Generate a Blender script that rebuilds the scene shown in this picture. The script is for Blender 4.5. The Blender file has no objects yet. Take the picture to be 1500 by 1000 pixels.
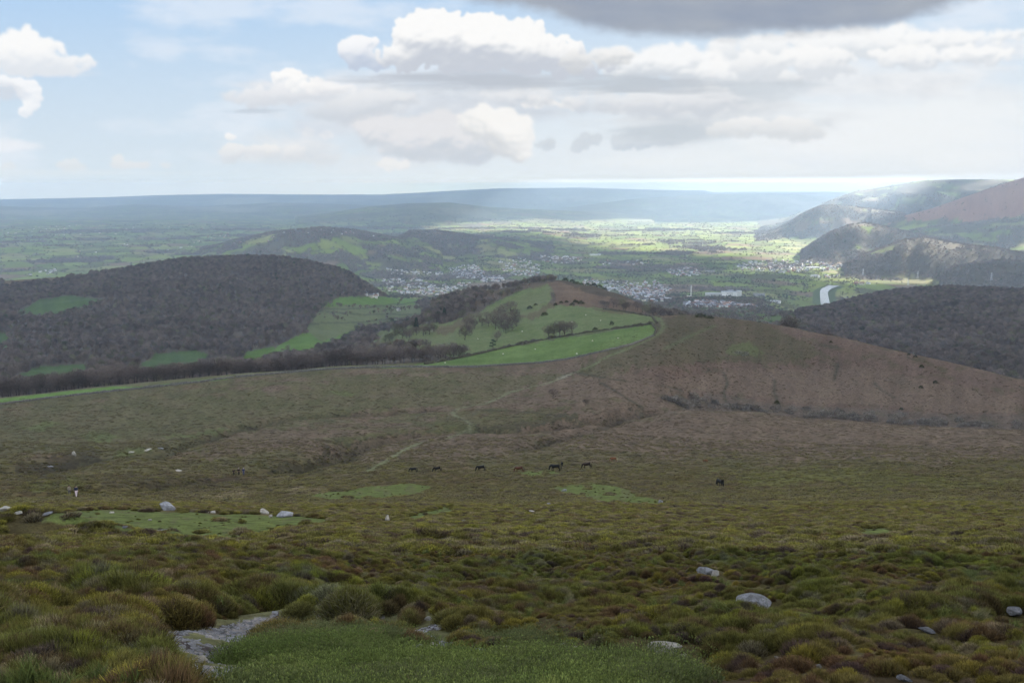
import bpy, math, numpy as np
from math import radians, sin, cos, tan, pi
SEED = 11
rng = np.random.default_rng(SEED)
F_PX, PITCH = 1458.0, math.atan(228.0 / 1458.0)
CT, ST = cos(PITCH), sin(PITCH)
EYE = 450.0                      # camera height above the valley floor
# ---------------------------------------------------------------- noise
_perm = np.random.default_rng(5).permutation(1024).astype(np.int64)
_g = np.random.default_rng(6).uniform(0, 2 * pi, 1024)
_gx, _gy = np.cos(_g), np.sin(_g)
def perlin(x, y, seed=0):
    x = np.asarray(x, float) + seed * 17.13; y = np.asarray(y, float) + seed * 9.71
    xi = np.floor(x); yi = np.floor(y); xf = x - xi; yf = y - yi
    xi = xi.astype(np.int64); yi = yi.astype(np.int64)
    u = xf * xf * xf * (xf * (xf * 6 - 15) + 10); v = yf * yf * yf * (yf * (yf * 6 - 15) + 10)
    def g(ix, iy, dx, dy):
        h = _perm[(_perm[ix & 1023] + iy) & 1023]
        return _gx[h] * dx + _gy[h] * dy
    a = g(xi, yi, xf, yf); b = g(xi + 1, yi, xf - 1, yf)
    c = g(xi, yi + 1, xf, yf - 1); d = g(xi + 1, yi + 1, xf - 1, yf - 1)
    return (a + u * (b - a) + v * ((c + u * (d - c)) - (a + u * (b - a)))) * 1.5
from concurrent.futures import ThreadPoolExecutor
_pool = ThreadPoolExecutor(4)
def fbm(x, y, oct=5, seed=0, gain=0.5, lac=2.03):
    x, y = np.broadcast_arrays(np.asarray(x, float), np.asarray(y, float))
    if x.size > 60000:
        n = min(x.shape[0], max(4, x.size // 40000)); e = np.linspace(0, x.shape[0], n + 1).astype(int); out = np.empty(x.shape)
        def f(k): out[e[k]:e[k + 1]] = _fbm(x[e[k]:e[k + 1]], y[e[k]:e[k + 1]], oct, seed, gain, lac)
        list(_pool.map(f, range(n))); return out
    return _fbm(x, y, oct, seed, gain, lac)
def _fbm(x, y, oct, seed, gain, lac):
    s = 0; a = 1.0; t = 0
    for i in range(oct):
        s = s + a * perlin(x, y, seed + i * 3); t += a; a *= gain; x = x * lac; y = y * lac
    return s / t * 1.4
_t0 = __import__('time').time()
def tick(n): print('TICK', n, round(__import__('time').time() - _t0, 1), flush=True)
def sstep(a, b, x):
    t = np.clip((x - a) / (b - a), 0, 1); return t * t * (3 - 2 * t)
def lin(rgb):
    c = np.array(rgb, float) / 255.0
    return np.where(c <= 0.04045, c / 12.92, ((c + 0.055) / 1.055) ** 2.4)
def mix(a, b, t):
    t = np.asarray(t)[..., None]
    return a * (1 - t) + b * t
def unproject(px, py):
    """photo pixel (1500 x 1000) -> azimuth from +Y towards +X, slope dz/dr"""
    kx = (np.asarray(px, float) - 750) / F_PX; ky = (500 - np.asarray(py, float)) / F_PX
    x = kx; y = CT + ky * ST; z = -ST + ky * CT
    return np.arctan2(x, y), z / np.hypot(x, y)
def project(x, y, z):
    d = y * CT - z * ST
    d = np.where(d > 0.05, d, np.nan)
    return 750 + F_PX * x / d, 500 - F_PX * (y * ST + z * CT) / d
def inpoly(x, y, poly):
    m = np.zeros(x.shape, bool); n = len(poly)
    for i in range(n):
        x1, y1 = poly[i]; x2, y2 = poly[(i + 1) % n]
        if y1 == y2: continue
        c = ((y1 > y) != (y2 > y)) & (x < (x2 - x1) * (y - y1) / (y2 - y1) + x1)
        m ^= c
    return m
# ---------------------------------------------------------------- sky colours on a dome lattice
def blur(a, n):
    n = int(n)
    if n < 1: return a
    for ax in (0, 1):
        for _ in range(2):
            p = np.pad(a, [(n, n) if i == ax else (0, 0) for i in range(a.ndim)], mode='edge')
            c = np.cumsum(p, axis=ax); c = np.insert(c, 0, 0, axis=ax)
            L = a.shape[ax]
            hi = np.take(c, np.arange(2 * n + 1, 2 * n + 1 + L), axis=ax); lo = np.take(c, np.arange(0, L), axis=ax)
            a = (hi - lo) / (2 * n + 1)
    return a
def sky_colors(px0, px1, py0, py1, st):
    xs = np.arange(px0, px1, st); ys = np.arange(py0, py1, st)
    PX, PY = np.meshgrid(xs, ys)
    R = np.random.default_rng(21)
    t = sstep(-120, 300, PY)
    tr = sstep(250, 1150, PX + (PY - 150) * 0.6)
    top = mix(lin((166, 204, 243)), lin((190, 217, 244)), tr); hor = mix(lin((217, 230, 239)), lin((237, 242, 244)), tr)
    C = top * (1 - t[..., None] ** 0.8) + hor * t[..., None] ** 0.8
    # thin high veil
    v = fbm(PX / 260, PY / 110, 6, 40); v2 = fbm(PX / 90, PY / 30, 5, 47)
    veil = sstep(-0.05, 0.55, v + 0.25 * v2 + 0.30 * sstep(420, 0, PX) * sstep(160, 0, PY)) * 0.55
    C = mix(C, lin((236, 242, 250)), veil)
    def soft(C, cx, cy, rx, ry, col, amt, seed, sx=90, sy=28, th=0.0, sh=0.35, top=None):
        d = np.sqrt(((PX - cx) / rx) ** 2 + ((PY - cy) / ry) ** 2)
        n = fbm(PX / sx + 0.4 * perlin(PX / 60, PY / 40, seed + 5), PY / sy, 6, seed)
        m = sstep(th - 0.12, th + sh + 0.42, 1 - d + 0.5 * n) * amt
        c = lin(col)
        if top is not None:
            k = np.clip(0.5 + 0.5 * (cy - PY) / ry + 0.5 * fbm(PX / 35, PY / 18, 5, seed + 9), 0, 1)
            c = c * (1 - k[..., None]) + lin(top) * k[..., None]
        return mix(C, c, m)
    def puffs(C, lumps, base, lit, shade, seed, edge=2.0, amt=1.0, warp=5.0, L=(-0.25, -0.75, 0.62), gy=None, rs=1.0):
        """lumps: (cx, cy, rx, ry); cauliflower heads built from many hemispheres"""
        Rr = np.random.default_rng(seed)
        hb = np.full(PX.shape, -1e3)
        for (cx, cy, rx, ry) in lumps:
            n = int(30 + rx * ry / 26 / rs ** 2)
            for _ in range(n):
                a = Rr.uniform(0, 2 * pi); q = Rr.uniform(0, 1) ** 0.55
                x = cx + rx * q * cos(a); y = cy + ry * q * sin(a)
                r = (Rr.uniform(0.18, 0.42) * min(rx, ry) * (1.15 - 0.75 * q) + 2.0) * rs
                z = math.sqrt(max(0, 1 - q * q)) * min(rx, ry) * 1.0 + Rr.uniform(-0.15, 0.15) * min(rx, ry)
                i0 = int(max(0, (y - r - py0) / st)); i1 = int(min(len(ys), (y + r - py0) / st + 2))
                j0 = int(max(0, (x - r - px0) / st)); j1 = int(min(len(xs), (x + r - px0) / st + 2))
                if i1 <= i0 or j1 <= j0: continue
                dx = PX[i0:i1, j0:j1] - x; dy = PY[i0:i1, j0:j1] - y
                dd = r * r - dx * dx - dy * dy
                h = np.where(dd > 0, z + np.sqrt(np.maximum(dd, 0)), -1e3)
                hb[i0:i1, j0:j1] = np.maximum(hb[i0:i1, j0:j1], h)
        cov = (hb > -500).astype(float)
        zmin = 0.0
        h = np.where(cov > 0, hb, zmin)
        # domain warp for ragged rims
        wx = fbm(PX / 26, PY / 22, 5, seed + 3, .62) * warp * 1.25; wy = fbm(PX / 26, PY / 22, 5, seed + 8, .62) * warp * 1.25
        ii = np.clip(((PY + wy - py0) / st), 0, len(ys) - 1.001); jj = np.clip(((PX + wx - px0) / st), 0, len(xs) - 1.001)
        def smp(a):
            i = ii.astype(int); j = jj.astype(int); fi = ii - i; fj = jj - j
            i1 = np.minimum(i + 1, len(ys) - 1); j1 = np.minimum(j + 1, len(xs) - 1)
            return (a[i, j] * (1 - fi) * (1 - fj) + a[i1, j] * fi * (1 - fj) + a[i, j1] * (1 - fi) * fj + a[i1, j1] * fi * fj)
        h = smp(h); cov = smp(cov)
        n5 = fbm(PX / 20, PY / 16, 5, seed + 13)
        hh = 0.45 * blur(h, 1) + 0.55 * blur(h, 4) + n5 * 7.0 + fbm(PX / 7, PY / 6, 3, seed + 19) * 1.6
        hw = blur(h, 12)
        gy1, gx1 = np.gradient(hh, st); gy2, gx2 = np.gradient(hw, st)
        gx_ = 0.55 * gx1 + 0.9 * gx2; gy_ = 0.55 * gy1 + 0.9 * gy2
        il = 1 / np.sqrt(gx_ ** 2 + gy_ ** 2 + 1)
        nl = (-gx_ * L[0] - gy_ * L[1] + L[2]) * il
        nl = blur(nl, 1)
        s = sstep(-0.35, 0.78, nl)
        if base is not None:       # flat grey base
            by = base + 5 * fbm(PX / 60, PY * 0 + 1, 3, seed + 2)
            s = s * sstep(by + 4, by - 48, PY)
            cov = cov * sstep(by + 14, by - 2, PY + 9 * fbm(PX / 30, PY / 16, 4, seed + 6))
        al = blur(cov, max(1, edge - 1))
        al = sstep(0.12, 0.88, al + 0.22 * fbm(PX / 9, PY / 8, 4, seed + 17) * (1 - np.abs(2 * al - 1))) * amt
        sh = lin(shade); lt = lin(lit)
        col = sh * (1 - s[..., None]) + lt * s[..., None]
        return mix(C, col, al)
    W = (252, 252, 251)
    # far right white haze and low bands
    C = soft(C, 1330, 190, 420, 90, (243, 246, 247), 0.8, 60, 200, 50)
    C = soft(C, 1000, 265, 520, 26, (240, 245, 246), 0.3, 61, 220, 18)
    C = soft(C, 640, 262, 340, 24, (228, 236, 241), 0.35, 62, 200, 16)
    # tiny distant cumulus along the horizon (left)
    C = puffs(C, [(100, 242, 16, 9), (113, 246, 12, 6)], 252, (246, 246, 245), (223, 229, 233), 101, 1, 0.85, 3)
    C = puffs(C, [(172, 236, 8, 8), (186, 242, 26, 5), (208, 243, 10, 4)], 247, (250, 249, 247), (226, 230, 233), 102, 1, 0.9, 3)
    C = puffs(C, [(243, 243, 8, 3), (12, 246, 10, 7)], 249, (243, 244, 244), (226, 231, 234), 103, 1, 0.8, 3)
    C = soft(C, 10, 212, 60, 14, (240, 243, 247), 0.8, 63, 60, 16)
    C = soft(C, 70, 254, 260, 7, (226, 234, 239), 0.6, 64, 90, 8)
    # low cloud bank 300..520
    C = soft(C, 420, 222, 125, 34, (214, 221, 227), 0.95, 65, 70, 26, 0.0, 0.4, (236, 238, 240))
    C = puffs(C, [(342, 226, 22, 13), (372, 222, 16, 8), (395, 220, 14, 6), (430, 226, 22, 11), (475, 235, 26, 9)], 243, (249, 247, 244), (216, 222, 228), 104, 2, 0.85, 4)
    C = puffs(C, [(338, 200, 9, 4), (452, 195, 9, 6), (478, 198, 10, 6)], None, (251, 250, 248), (226, 229, 233), 105, 1, 0.9, 3)
    C = soft(C, 560, 238, 120, 22, (227, 233, 238), 0.7, 66, 60, 16)
    # main mass, lower body
    C = soft(C, 560, 165, 190, 62, (214, 221, 230), 0.95, 67, 110, 40, -0.05, 0.4, (230, 234, 239))
    C = soft(C, 700, 150, 190, 44, (204, 210, 219), 0.9, 68, 120, 30, 0, 0.4, (224, 229, 235))
    C = soft(C, 430, 135, 130, 26, (222, 226, 231), 0.95, 69, 70, 20, 0.0, 0.4, (240, 241, 244))
    C = puffs(C, [(385, 143, 62, 15), (436, 136, 40, 17), (470, 133, 30, 16)], 158, (247, 247, 248), (216, 221, 228), 106, 3, 0.9, 5)
    C = puffs(C, [(428, 111, 19, 10), (405, 113, 8, 8), (440, 122, 18, 12)], None, W, (222, 227, 233), 107, 1, 1.0, 5)
    C = soft(C, 372, 163, 50, 5, (196, 206, 217), 0.7, 70, 40, 10)
    C = puffs(C, [(600, 205, 55, 26), (560, 190, 45, 24), (650, 195, 46, 30), (690, 205, 40, 34), (640, 222, 60, 16)], None, (232, 232, 234), (205, 212, 220), 108, 4, 0.9, 7)
    C = puffs(C, [(718, 178, 46, 26), (745, 196, 36, 34), (758, 215, 22, 22)], None, (250, 249, 246), (213, 217, 221), 109, 3, 0.95, 8, (0.25, -0.55, 0.75))
    C = puffs(C, [(568, 240, 14, 8), (590, 242, 10, 6)], None, (244, 243, 241), (222, 226, 228), 110, 2, 0.8, 4)
    # bluish small dark scraps right of it
    C = puffs(C, [(798, 212, 16, 7), (862, 204, 17, 10), (850, 214, 16, 6), (908, 208, 12, 12), (940, 206, 28, 12), (985, 205, 24, 8)], None, (214, 221, 227), (203, 212, 221), 111, 2, 0.9, 6)
    # mid right layers
    C = soft(C, 1040, 165, 230, 46, (209, 215, 221), 0.95, 72, 120, 26, 0.0, 0.45, (229, 232, 235))
    C = soft(C, 985, 197, 110, 22, (203, 211, 218), 0.9, 73, 70, 18, 0.0, 0.35)
    C = puffs(C, [(1060, 190, 30, 13), (1105, 186, 40, 14), (1150, 190, 46, 16), (1190, 192, 26, 12)], 206, (250, 249, 247), (219, 223, 226), 112, 3, 0.9, 7)
    C = soft(C, 1300, 120, 260, 44, (226, 230, 234), 0.9, 74, 140, 26, 0.0, 0.5, (244, 246, 248))
    C = soft(C, 1420, 75, 200, 26, (228, 232, 237), 0.8, 75, 110, 16, 0, 0.4, (247, 248, 250))
    C = puffs(C, [(1290, 62, 120, 26), (1180, 72, 90, 26), (1400, 58, 80, 14), (1475, 52, 44, 9), (1090, 84, 60, 28)], 98, W, (222, 227, 232), 113, 4, 0.92, 9, rs=0.9)
    C = puffs(C, [(1000, 90, 60, 28), (1060, 112, 60, 24), (1150, 116, 26, 16), (940, 92, 70, 22)], 140, W, (214, 219, 225), 114, 4, 0.9, 9)
    C = soft(C, 1110, 132, 110, 22, (208, 215, 222), 0.8, 76, 70, 22)
    C = soft(C, 960, 158, 150, 14, (231, 232, 234), 0.8, 77, 90, 12, 0.0, 0.3)
    C = puffs(C, [(838, 152, 16, 7), (800, 150, 40, 6)], None, (244, 243, 241), (220, 223, 226), 115, 2, 0.8, 5)
    C = puffs(C, [(870, 150, 70, 16), (960, 150, 60, 20), (1040, 148, 50, 22), (760, 140, 60, 14), (560, 150, 60, 20), (500, 165, 50, 16)], 176, (240, 241, 242), (205, 211, 219), 122, 4, 0.75, 9)
    C = puffs(C, [(1110, 96, 44, 22), (1200, 92, 60, 22), (1330, 84, 70, 18), (1430, 80, 60, 14)], 122, W, (218, 223, 229), 123, 3, 0.9, 8)
    # main cumulus head
    C = puffs(C, [(530, 62, 24, 14), (520, 78, 24, 22), (548, 88, 26, 14)], 106, (248, 249, 251), (196, 207, 224), 116, 2, 1.0, 7)
    C = soft(C, 700, 116, 220, 20, (192, 199, 209), 0.95, 78, 130, 15, 0.0, 0.35)
    C = soft(C, 930, 125, 200, 18, (194, 201, 209), 0.9, 79, 130, 12, 0.0, 0.35)
    C = puffs(C, [(612, 52, 36, 36), (660, 55, 48, 38), (715, 60, 52, 40), (770, 68, 44, 38), (815, 84, 40, 32), (700, 86, 110, 20), (590, 82, 38, 20), (850, 100, 60, 14)], 112, W, (202, 208, 218), 117, 2, 1.0, 8)
    C = puffs(C, [(845, 88, 26, 12), (895, 82, 34, 14), (845, 102, 12, 7)], 112, (249, 248, 246), (205, 209, 214), 118, 3, 0.9, 7)
    C = puffs(C, [(500, 130, 20, 10), (470, 128, 22, 12)], None, (250, 249, 248), (222, 225, 230), 119, 3, 0.7, 6)
    # left cumulus
    C = puffs(C, [(30, 66, 36, 26), (55, 84, 46, 26), (95, 98, 46, 14), (10, 92, 40, 20), (-40, 80, 60, 30)], 114, W, (228, 233, 239), 120, 3, 0.97, 8)
    C = soft(C, 80, 105, 90, 9, (226, 231, 237), 0.6, 80, 80, 12)
    C = puffs(C, [(38, 130, 18, 14), (48, 148, 10, 18), (18, 120, 26, 8), (36, 164, 9, 8)], None, (250, 251, 252), (226, 232, 240), 121, 2, 0.9, 5)
    C = soft(C, 5, 135, 40, 16, (214, 220, 229), 0.8, 81, 50, 14)
    # dark nearby cloud at the top
    wv = 10 * fbm(PX / 120, PY / 60, 5, 90) + 5 * fbm(PX / 30, PY / 20, 5, 95)
    low = np.interp(PX, [560, 660, 740, 800, 860, 930, 1050, 1200, 1290, 1380, 1440, 1560], [-190, -12, 2, 20, 36, 46, 50, 48, 38, 12, -8, -190]) + wv
    m = sstep(16, -12, PY - low)
    k = np.clip(0.5 + 0.55 * fbm(PX / 150, PY / 45, 6, 97) + 0.2 * (PY - low) / 60, 0, 1)
    dc = lin((150, 161, 180)) * (1 - k[..., None]) + lin((176, 182, 190)) * k[..., None]
    C = mix(C, dc, m * 0.97)
    C = C * (1 + 0.012 * fbm(PX / 14, PY / 9, 4, 99))[..., None]
    # lowest sky painted brighter and warmer than its own colour, to offset the haze
    el = np.maximum((272 - PY) / 1458.0, 1e-4); T = np.exp(-0.048 * np.minimum(30.0, 0.07 / el))[..., None]
    k = sstep(500, 1050, PX)[..., None]; Iv = np.array([.34, .52, .76]) * (1 - k) + np.array([.44, .60, .79]) * k
    bl = .75 - .2 * k; C = C * (1 - bl) + bl * np.clip((C - Iv * (1 - T)) / T, .3, 2.0 - .85 * k)
    return xs, ys, C
# ---------------------------------------------------------------- terrain heights (polar lattice round the viewpoint)
def pchip_m(x, y):
    """slopes of a monotone cubic; x,y [...,K]"""
    h = np.diff(x, axis=-1); d = np.diff(y, axis=-1) / np.maximum(h, 1e-9)
    m = np.zeros_like(y)
    w1 = 2 * h[..., 1:] + h[..., :-1]; w2 = h[..., 1:] + 2 * h[..., :-1]
    same = (d[..., 1:] * d[..., :-1]) > 0
    with np.errstate(all='ignore'):
        mm = (w1 + w2) / (w1 / d[..., :-1] + w2 / d[..., 1:])
    m[..., 1:-1] = np.where(same, mm, 0)
    m[..., 0] = d[..., 0]; m[..., -1] = d[..., -1]
    return m
def pchip1(x, y, q):
    x = np.asarray(x, float); y = np.asarray(y, float); q = np.clip(q, x[0], x[-1])
    m = pchip_m(x, y); k = np.clip(np.searchsorted(x, q) - 1, 0, len(x) - 2)
    h = x[k + 1] - x[k]; t = (q - x[k]) / h
    return ((2 * t**3 - 3 * t**2 + 1) * y[k] + (t**3 - 2 * t**2 + t) * h * m[k] + (-2 * t**3 + 3 * t**2) * y[k + 1] + (t**3 - t**2) * h * m[k + 1])
def zat(px, py, r): return float(unproject(px, py)[1]) * r
NEAR = [(6.2, 1000), (8.8, 950), (13, 900), (21, 850), (38, 800), (85, 750), (160, 722), (225, 690)]
Z = 'z'
COLS = {   # photo column: 12 (distance, photo row) pairs; ('z', v) gives the height itself
 -250: [(330,650),(440,628),(600,600),(660,592),(760,598),(1000,568),(1250,548),(1600,508),(2000,462),(2600,428),(3300,(Z,-400)),(4200,(Z,-450))],
 0:   [(330,648),(440,620),(600,588),(660,582),(760,588),(1000,560),(1250,540),(1600,500),(2000,452),(2600,413),(3300,(Z,-400)),(4200,(Z,-450))],
 150: [(330,645),(440,612),(600,572),(650,566),(760,575),(1000,548),(1300,528),(1650,480),(2050,432),(2600,400),(3300,(Z,-400)),(4200,(Z,-450))],
 300: [(330,642),(440,606),(600,556),(640,552),(760,562),(1000,542),(1300,524),(1650,470),(2050,415),(2550,380),(3250,(Z,-390)),(4200,(Z,-450))],
 400: [(330,642),(440,603),(600,548),(640,545),(740,556),(1000,535),(1300,510),(1650,465),(2050,415),(2500,379),(3200,(Z,-390)),(4200,(Z,-450))],
 500: [(330,642),(440,600),(620,539),(660,536),(740,542),(900,530),(1150,520),(1500,492),(1950,450),(2400,398),(3100,(Z,-395)),(4200,(Z,-450))],
 580: [(330,642),(440,600),(620,536),(670,533),(740,528),(900,505),(1100,487),(1400,500),(1800,482),(2400,442),(3000,437),(4200,(Z,-450))],
 650: [(330,641),(440,598),(620,537),(660,533),(740,515),(900,490),(1080,466),(1250,444),(1600,470),(2200,460),(3000,442),(4200,(Z,-450))],
 720: [(330,640),(440,597),(620,537),(660,529),(780,505),(920,480),(1100,450),(1330,424),(1650,452),(2200,455),(3000,442),(4200,(Z,-450))],
 820: [(330,638),(440,594),(600,540),(640,527),(760,500),(900,468),(1120,433),(1300,411),(1650,440),(2200,452),(3000,442),(4200,(Z,-450))],
 900: [(330,636),(440,592),(560,540),(640,510),(750,488),(850,470),(1000,452),(1200,432),(1600,455),(2200,452),(3000,442),(4200,(Z,-450))],
 960: [(330,640),(430,604),(500,575),(580,535),(700,495),(850,464),(960,464),(1150,454),(1600,465),(2200,460),(3000,442),(4200,(Z,-450))],
 1020:[(330,642),(430,602),(480,606),(560,575),(690,510),(840,462),(960,475),(1200,475),(1600,468),(2200,460),(3000,442),(4200,(Z,-450))],
 1100:[(330,645),(435,604),(490,630),(570,592),(690,530),(830,472),(960,490),(1200,495),(1600,482),(2200,462),(3000,442),(4200,(Z,-450))],
 1200:[(330,650),(440,616),(500,642),(570,605),(680,550),(790,491),(930,508),(1200,508),(1600,482),(2100,453),(2900,(Z,-425)),(4200,(Z,-450))],
 1300:[(330,652),(440,622),(500,654),(560,628),(650,572),(740,513),(880,538),(1150,533),(1550,482),(2200,431),(2900,(Z,-425)),(4200,(Z,-450))],
 1400:[(330,655),(440,627),(500,662),(550,640),(620,590),(710,536),(850,560),(1100,548),(1500,482),(2200,424),(2900,(Z,-425)),(4200,(Z,-450))],
 1500:[(330,655),(440,630),(500,667),(540,650),(600,610),(690,560),(850,585),(1100,555),(1500,484),(2200,429),(2900,(Z,-425)),(4200,(Z,-450))],
 1750:[(330,660),(440,640),(500,680),(540,665),(600,640),(690,620),(850,625),(1100,575),(1500,500),(2200,440),(2900,(Z,-425)),(4200,(Z,-450))],
}
q = np.arange(-260, 1780, 1.65)
az_in = np.arctan((q - 750) / F_PX)
lo = np.linspace(-pi, az_in[0], 40)[:-1]; hi = np.linspace(az_in[-1], pi, 40)[1:]
AZ = np.concatenate([lo, az_in, hi]); NA = len(AZ)
RR = np.concatenate([[0.0], np.exp(np.linspace(math.log(1.2), math.log(48000), 1480))]); NR = len(RR)
def contour_z():
    K = len(NEAR) + 3 + 12
    LR = np.zeros((NA, K)); ZZ = np.zeros((NA, K))
    LR[:, 0] = math.log(0.05); ZZ[:, 0] = -1.62
    LR[:, 1] = math.log(1.2); ZZ[:, 1] = -1.68
    LR[:, 2] = math.log(3.2); ZZ[:, 2] = -2.15
    k = 3
    for r, py in NEAR:
        pxs = np.array([-250, 0, 400, 750, 1100, 1500, 1750.]); a, s = unproject(pxs, py)
        LR[:, k] = math.log(r); ZZ[:, k] = np.interp(AZ, a, s * r); k += 1
    cols = sorted(COLS)
    for j in range(12):
        a = []; l = []; z = []
        for c in cols:
            r, py = COLS[c][j]
            if isinstance(py, tuple): aa = float(unproject(c, 420)[0]); zz = py[1]
            else: aa, sl = unproject(c, py); aa = float(aa); zz = float(sl) * r
            a.append(aa); l.append(math.log(r)); z.append(zz)
        LR[:, k] = pchip1(a, l, AZ); ZZ[:, k] = pchip1(a, z, AZ); k += 1
    M = pchip_m(LR, ZZ)
    x = np.log(np.maximum(RR, 0.06)); out = np.empty((NA, NR)); out[:] = -450
    for i in range(K - 1):
        x0 = LR[:, i:i + 1]; x1 = LR[:, i + 1:i + 2]; j0 = np.searchsorted(x, x0.min()); j1 = np.searchsorted(x, x1.max()) + 1
        xs = x[None, j0:j1]; h = x1 - x0; t = (xs - x0) / h
        v = ((2 * t**3 - 3 * t**2 + 1) * ZZ[:, i:i + 1] + (t**3 - 2 * t**2 + t) * h * M[:, i:i + 1]
             + (-2 * t**3 + 3 * t**2) * ZZ[:, i + 1:i + 2] + (t**3 - t**2) * h * M[:, i + 1:i + 2])
        sub = out[:, j0:j1]; m = (xs >= x0) & (xs < x1); sub[m] = v[m]
    return out
RG = RR[None, :]; XG = np.sin(AZ)[:, None] * RG; YG = np.cos(AZ)[:, None] * RG
ZG = contour_z()
# rolling plain
wpl = sstep(3800, 6500, RG + 0 * XG)
roll = 16 * fbm(XG / 1900, YG / 1900, 4, 1) * sstep(4600, 9000, RG) * (1 + RG / 16000)
ZG += wpl * roll
# further hills: crest lines seen from here, each with its own distance and depth
RIDGES = [  # name, crest [(px,py)], distance, front, back
 ('wood_low', [(290,372),(340,354),(400,341),(470,334),(520,338),(560,346),(600,354),(650,368)], 6300, 1500, 1500, 320),
 ('wood_low', [(555,366),(600,339),(640,339),(700,347),(760,354),(820,370)], 7100, 1300, 1300, 250),
 ('far', [(430,320),(480,313),(540,303),(600,298),(660,297),(720,304),(800,308),(900,313),(960,318)], 14000, 2500, 3500, 300),
 ('far', [(820,308),(860,300),(940,290),(1050,284),(1130,283),(1200,287),(1260,297),(1300,302)], 18500, 3500, 3000, 350),
 ('far', [(-400,302),(0,302),(90,306),(200,299),(300,303),(400,297),(520,300),(600,305)], 20000, 3500, 3500, 500),
 ('far', [(-500,291),(0,292),(110,290),(150,289),(230,286),(330,284),(450,285),(560,285),(620,282),(650,280),(730,276),(850,275),(950,278),(1030,279),(1045,282),(1100,281),(1250,281),(2000,281)], 28000, 7000, 4000, 600),
 ('plateau', [(1105,333),(1150,322),(1185,307),(1216,293),(1252,280),(1285,275),(1310,271),(1353,264),(1400,263),(1486,263),(1600,262),(1900,262)], 11500, 2300, 4000, 350),
 ('brown', [(1270,335),(1324,316),(1360,307),(1389,297),(1440,279),(1486,264),(1500,260),(1540,246),(1600,245),(1700,246),(1900,250)], 8600, 1500, 1500, 160),
 ('crag', [(1100,347),(1125,341),(1150,330),(1173,315),(1202,302),(1230,301),(1260,304),(1281,307),(1320,312),(1360,325),(1400,345)], 9200, 1100, 1500, 200),
 ('fields', [(1240,362),(1290,348),(1350,336),(1420,328),(1500,318),(1600,310),(1900,305)], 7700, 1500, 900, 160),
 ('wood', [(1170,372),(1190,356),(1215,341),(1240,331),(1265,327),(1290,331),(1320,338),(1370,350),(1420,360),(1470,375)], 6700, 900, 700, 160),
 ('wood', [(1235,390),(1262,375),(1290,364),(1325,352),(1355,348),(1385,354),(1420,360),(1460,364),(1500,372),(1600,380),(1700,395)], 5700, 700, 700, 120),
 ('wood', [(1375,400),(1400,391),(1430,386),(1470,382),(1500,384),(1560,390),(1600,400)], 5000, 450, 500, 60),
]
KIND = np.full((NA, NR), -1, np.int8)
sn = fbm(XG / 900, YG / 900, 5, 30); sn2 = fbm(XG / 420, YG / 420, 4, 33)
for i, (nm, pts, rc, wf, wb, wob) in enumerate(RIDGES):
    px = np.array([p[0] for p in pts], float); py = np.array([p[1] for p in pts], float)
    a, s = unproject(px, py)
    sl = np.interp(AZ, a, s); inside = sstep(a[0], a[0] + 0.004, AZ) * sstep(a[-1], a[-1] - 0.004, AZ)
    rcw = rc + wob * fbm(AZ * 14 + i * 3, AZ * 0 + 2.2, 4, 50 + i)
    zc = sl * rcw
    d = RG - rcw[:, None]
    wfz = wf * (1 + 0.30 * sn)
    shp = np.where(d < 0, sstep(-1, 0, d / wfz), sstep(1, 0, d / wb))
    shp = shp * (1 - (1 - shp) * 0.28 * np.clip(sn2 + 0.3 * sn, -1, 1) * 1.5) * inside[:, None]
    band = shp > 0.02
    cand = ZG + (zc[:, None] - ZG) * np.clip(shp, 0, 1)
    up = band & (cand > ZG)
    ZG = np.where(up, cand, ZG)
    KIND = np.where(up & (shp > 0.10), i, KIND).astype(np.int8)
ZG -= (RG ** 2) / (2 * 6371000) * 0.87 * sstep(9000, 14000, RG) * (KIND < 0)
# moor relief
def rel(scale, amp, seed, oct=4): return amp * fbm(XG / scale, YG / scale, oct, seed)
wm = sstep(20, 120, RG) * sstep(900, 500, RG)
ZG += wm * (rel(45, 1.0, 2) + rel(14, 0.28, 3)) * np.clip(RG / 260, 0.15, 1)
wn = sstep(4.5, 9, RG) * sstep(90, 35, RG)
ZG += wn * (rel(1.25, 0.15, 6, 2) + rel(3.4, 0.26, 7, 3))
_a, _s = unproject(45, 775); ZG += 1.1 * np.exp(-((XG - 44 * sin(float(_a))) ** 2 / 14 + (YG - 44 * cos(float(_a))) ** 2 / 5))
wm2 = sstep(600, 1200, RG) * sstep(4200, 3000, RG)
ZG += wm2 * (rel(170, 7, 4) + rel(60, 2.5, 5)) * (1 - 0.75 * sstep(400, 250, np.abs(RG - 2500)))
def col_idx(az):
    i = np.clip(np.searchsorted(AZ, az) - 1, 0, NA - 2); return i, np.clip((az - AZ[i]) / (AZ[i + 1] - AZ[i]), 0, 1)
def hgt(x, y):
    """ground height (camera = 0) at x, y"""
    x = np.asarray(x, float); y = np.asarray(y, float)
    i, f = col_idx(np.arctan2(x, y)); r = np.hypot(x, y)
    j = np.clip(np.searchsorted(RR, r) - 1, 0, NR - 2); g = np.clip((r - RR[j]) / (RR[j + 1] - RR[j]), 0, 1)
    return (ZG[i, j] * (1 - f) * (1 - g) + ZG[i + 1, j] * f * (1 - g) + ZG[i, j + 1] * (1 - f) * g + ZG[i + 1, j + 1] * f * g)
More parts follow.
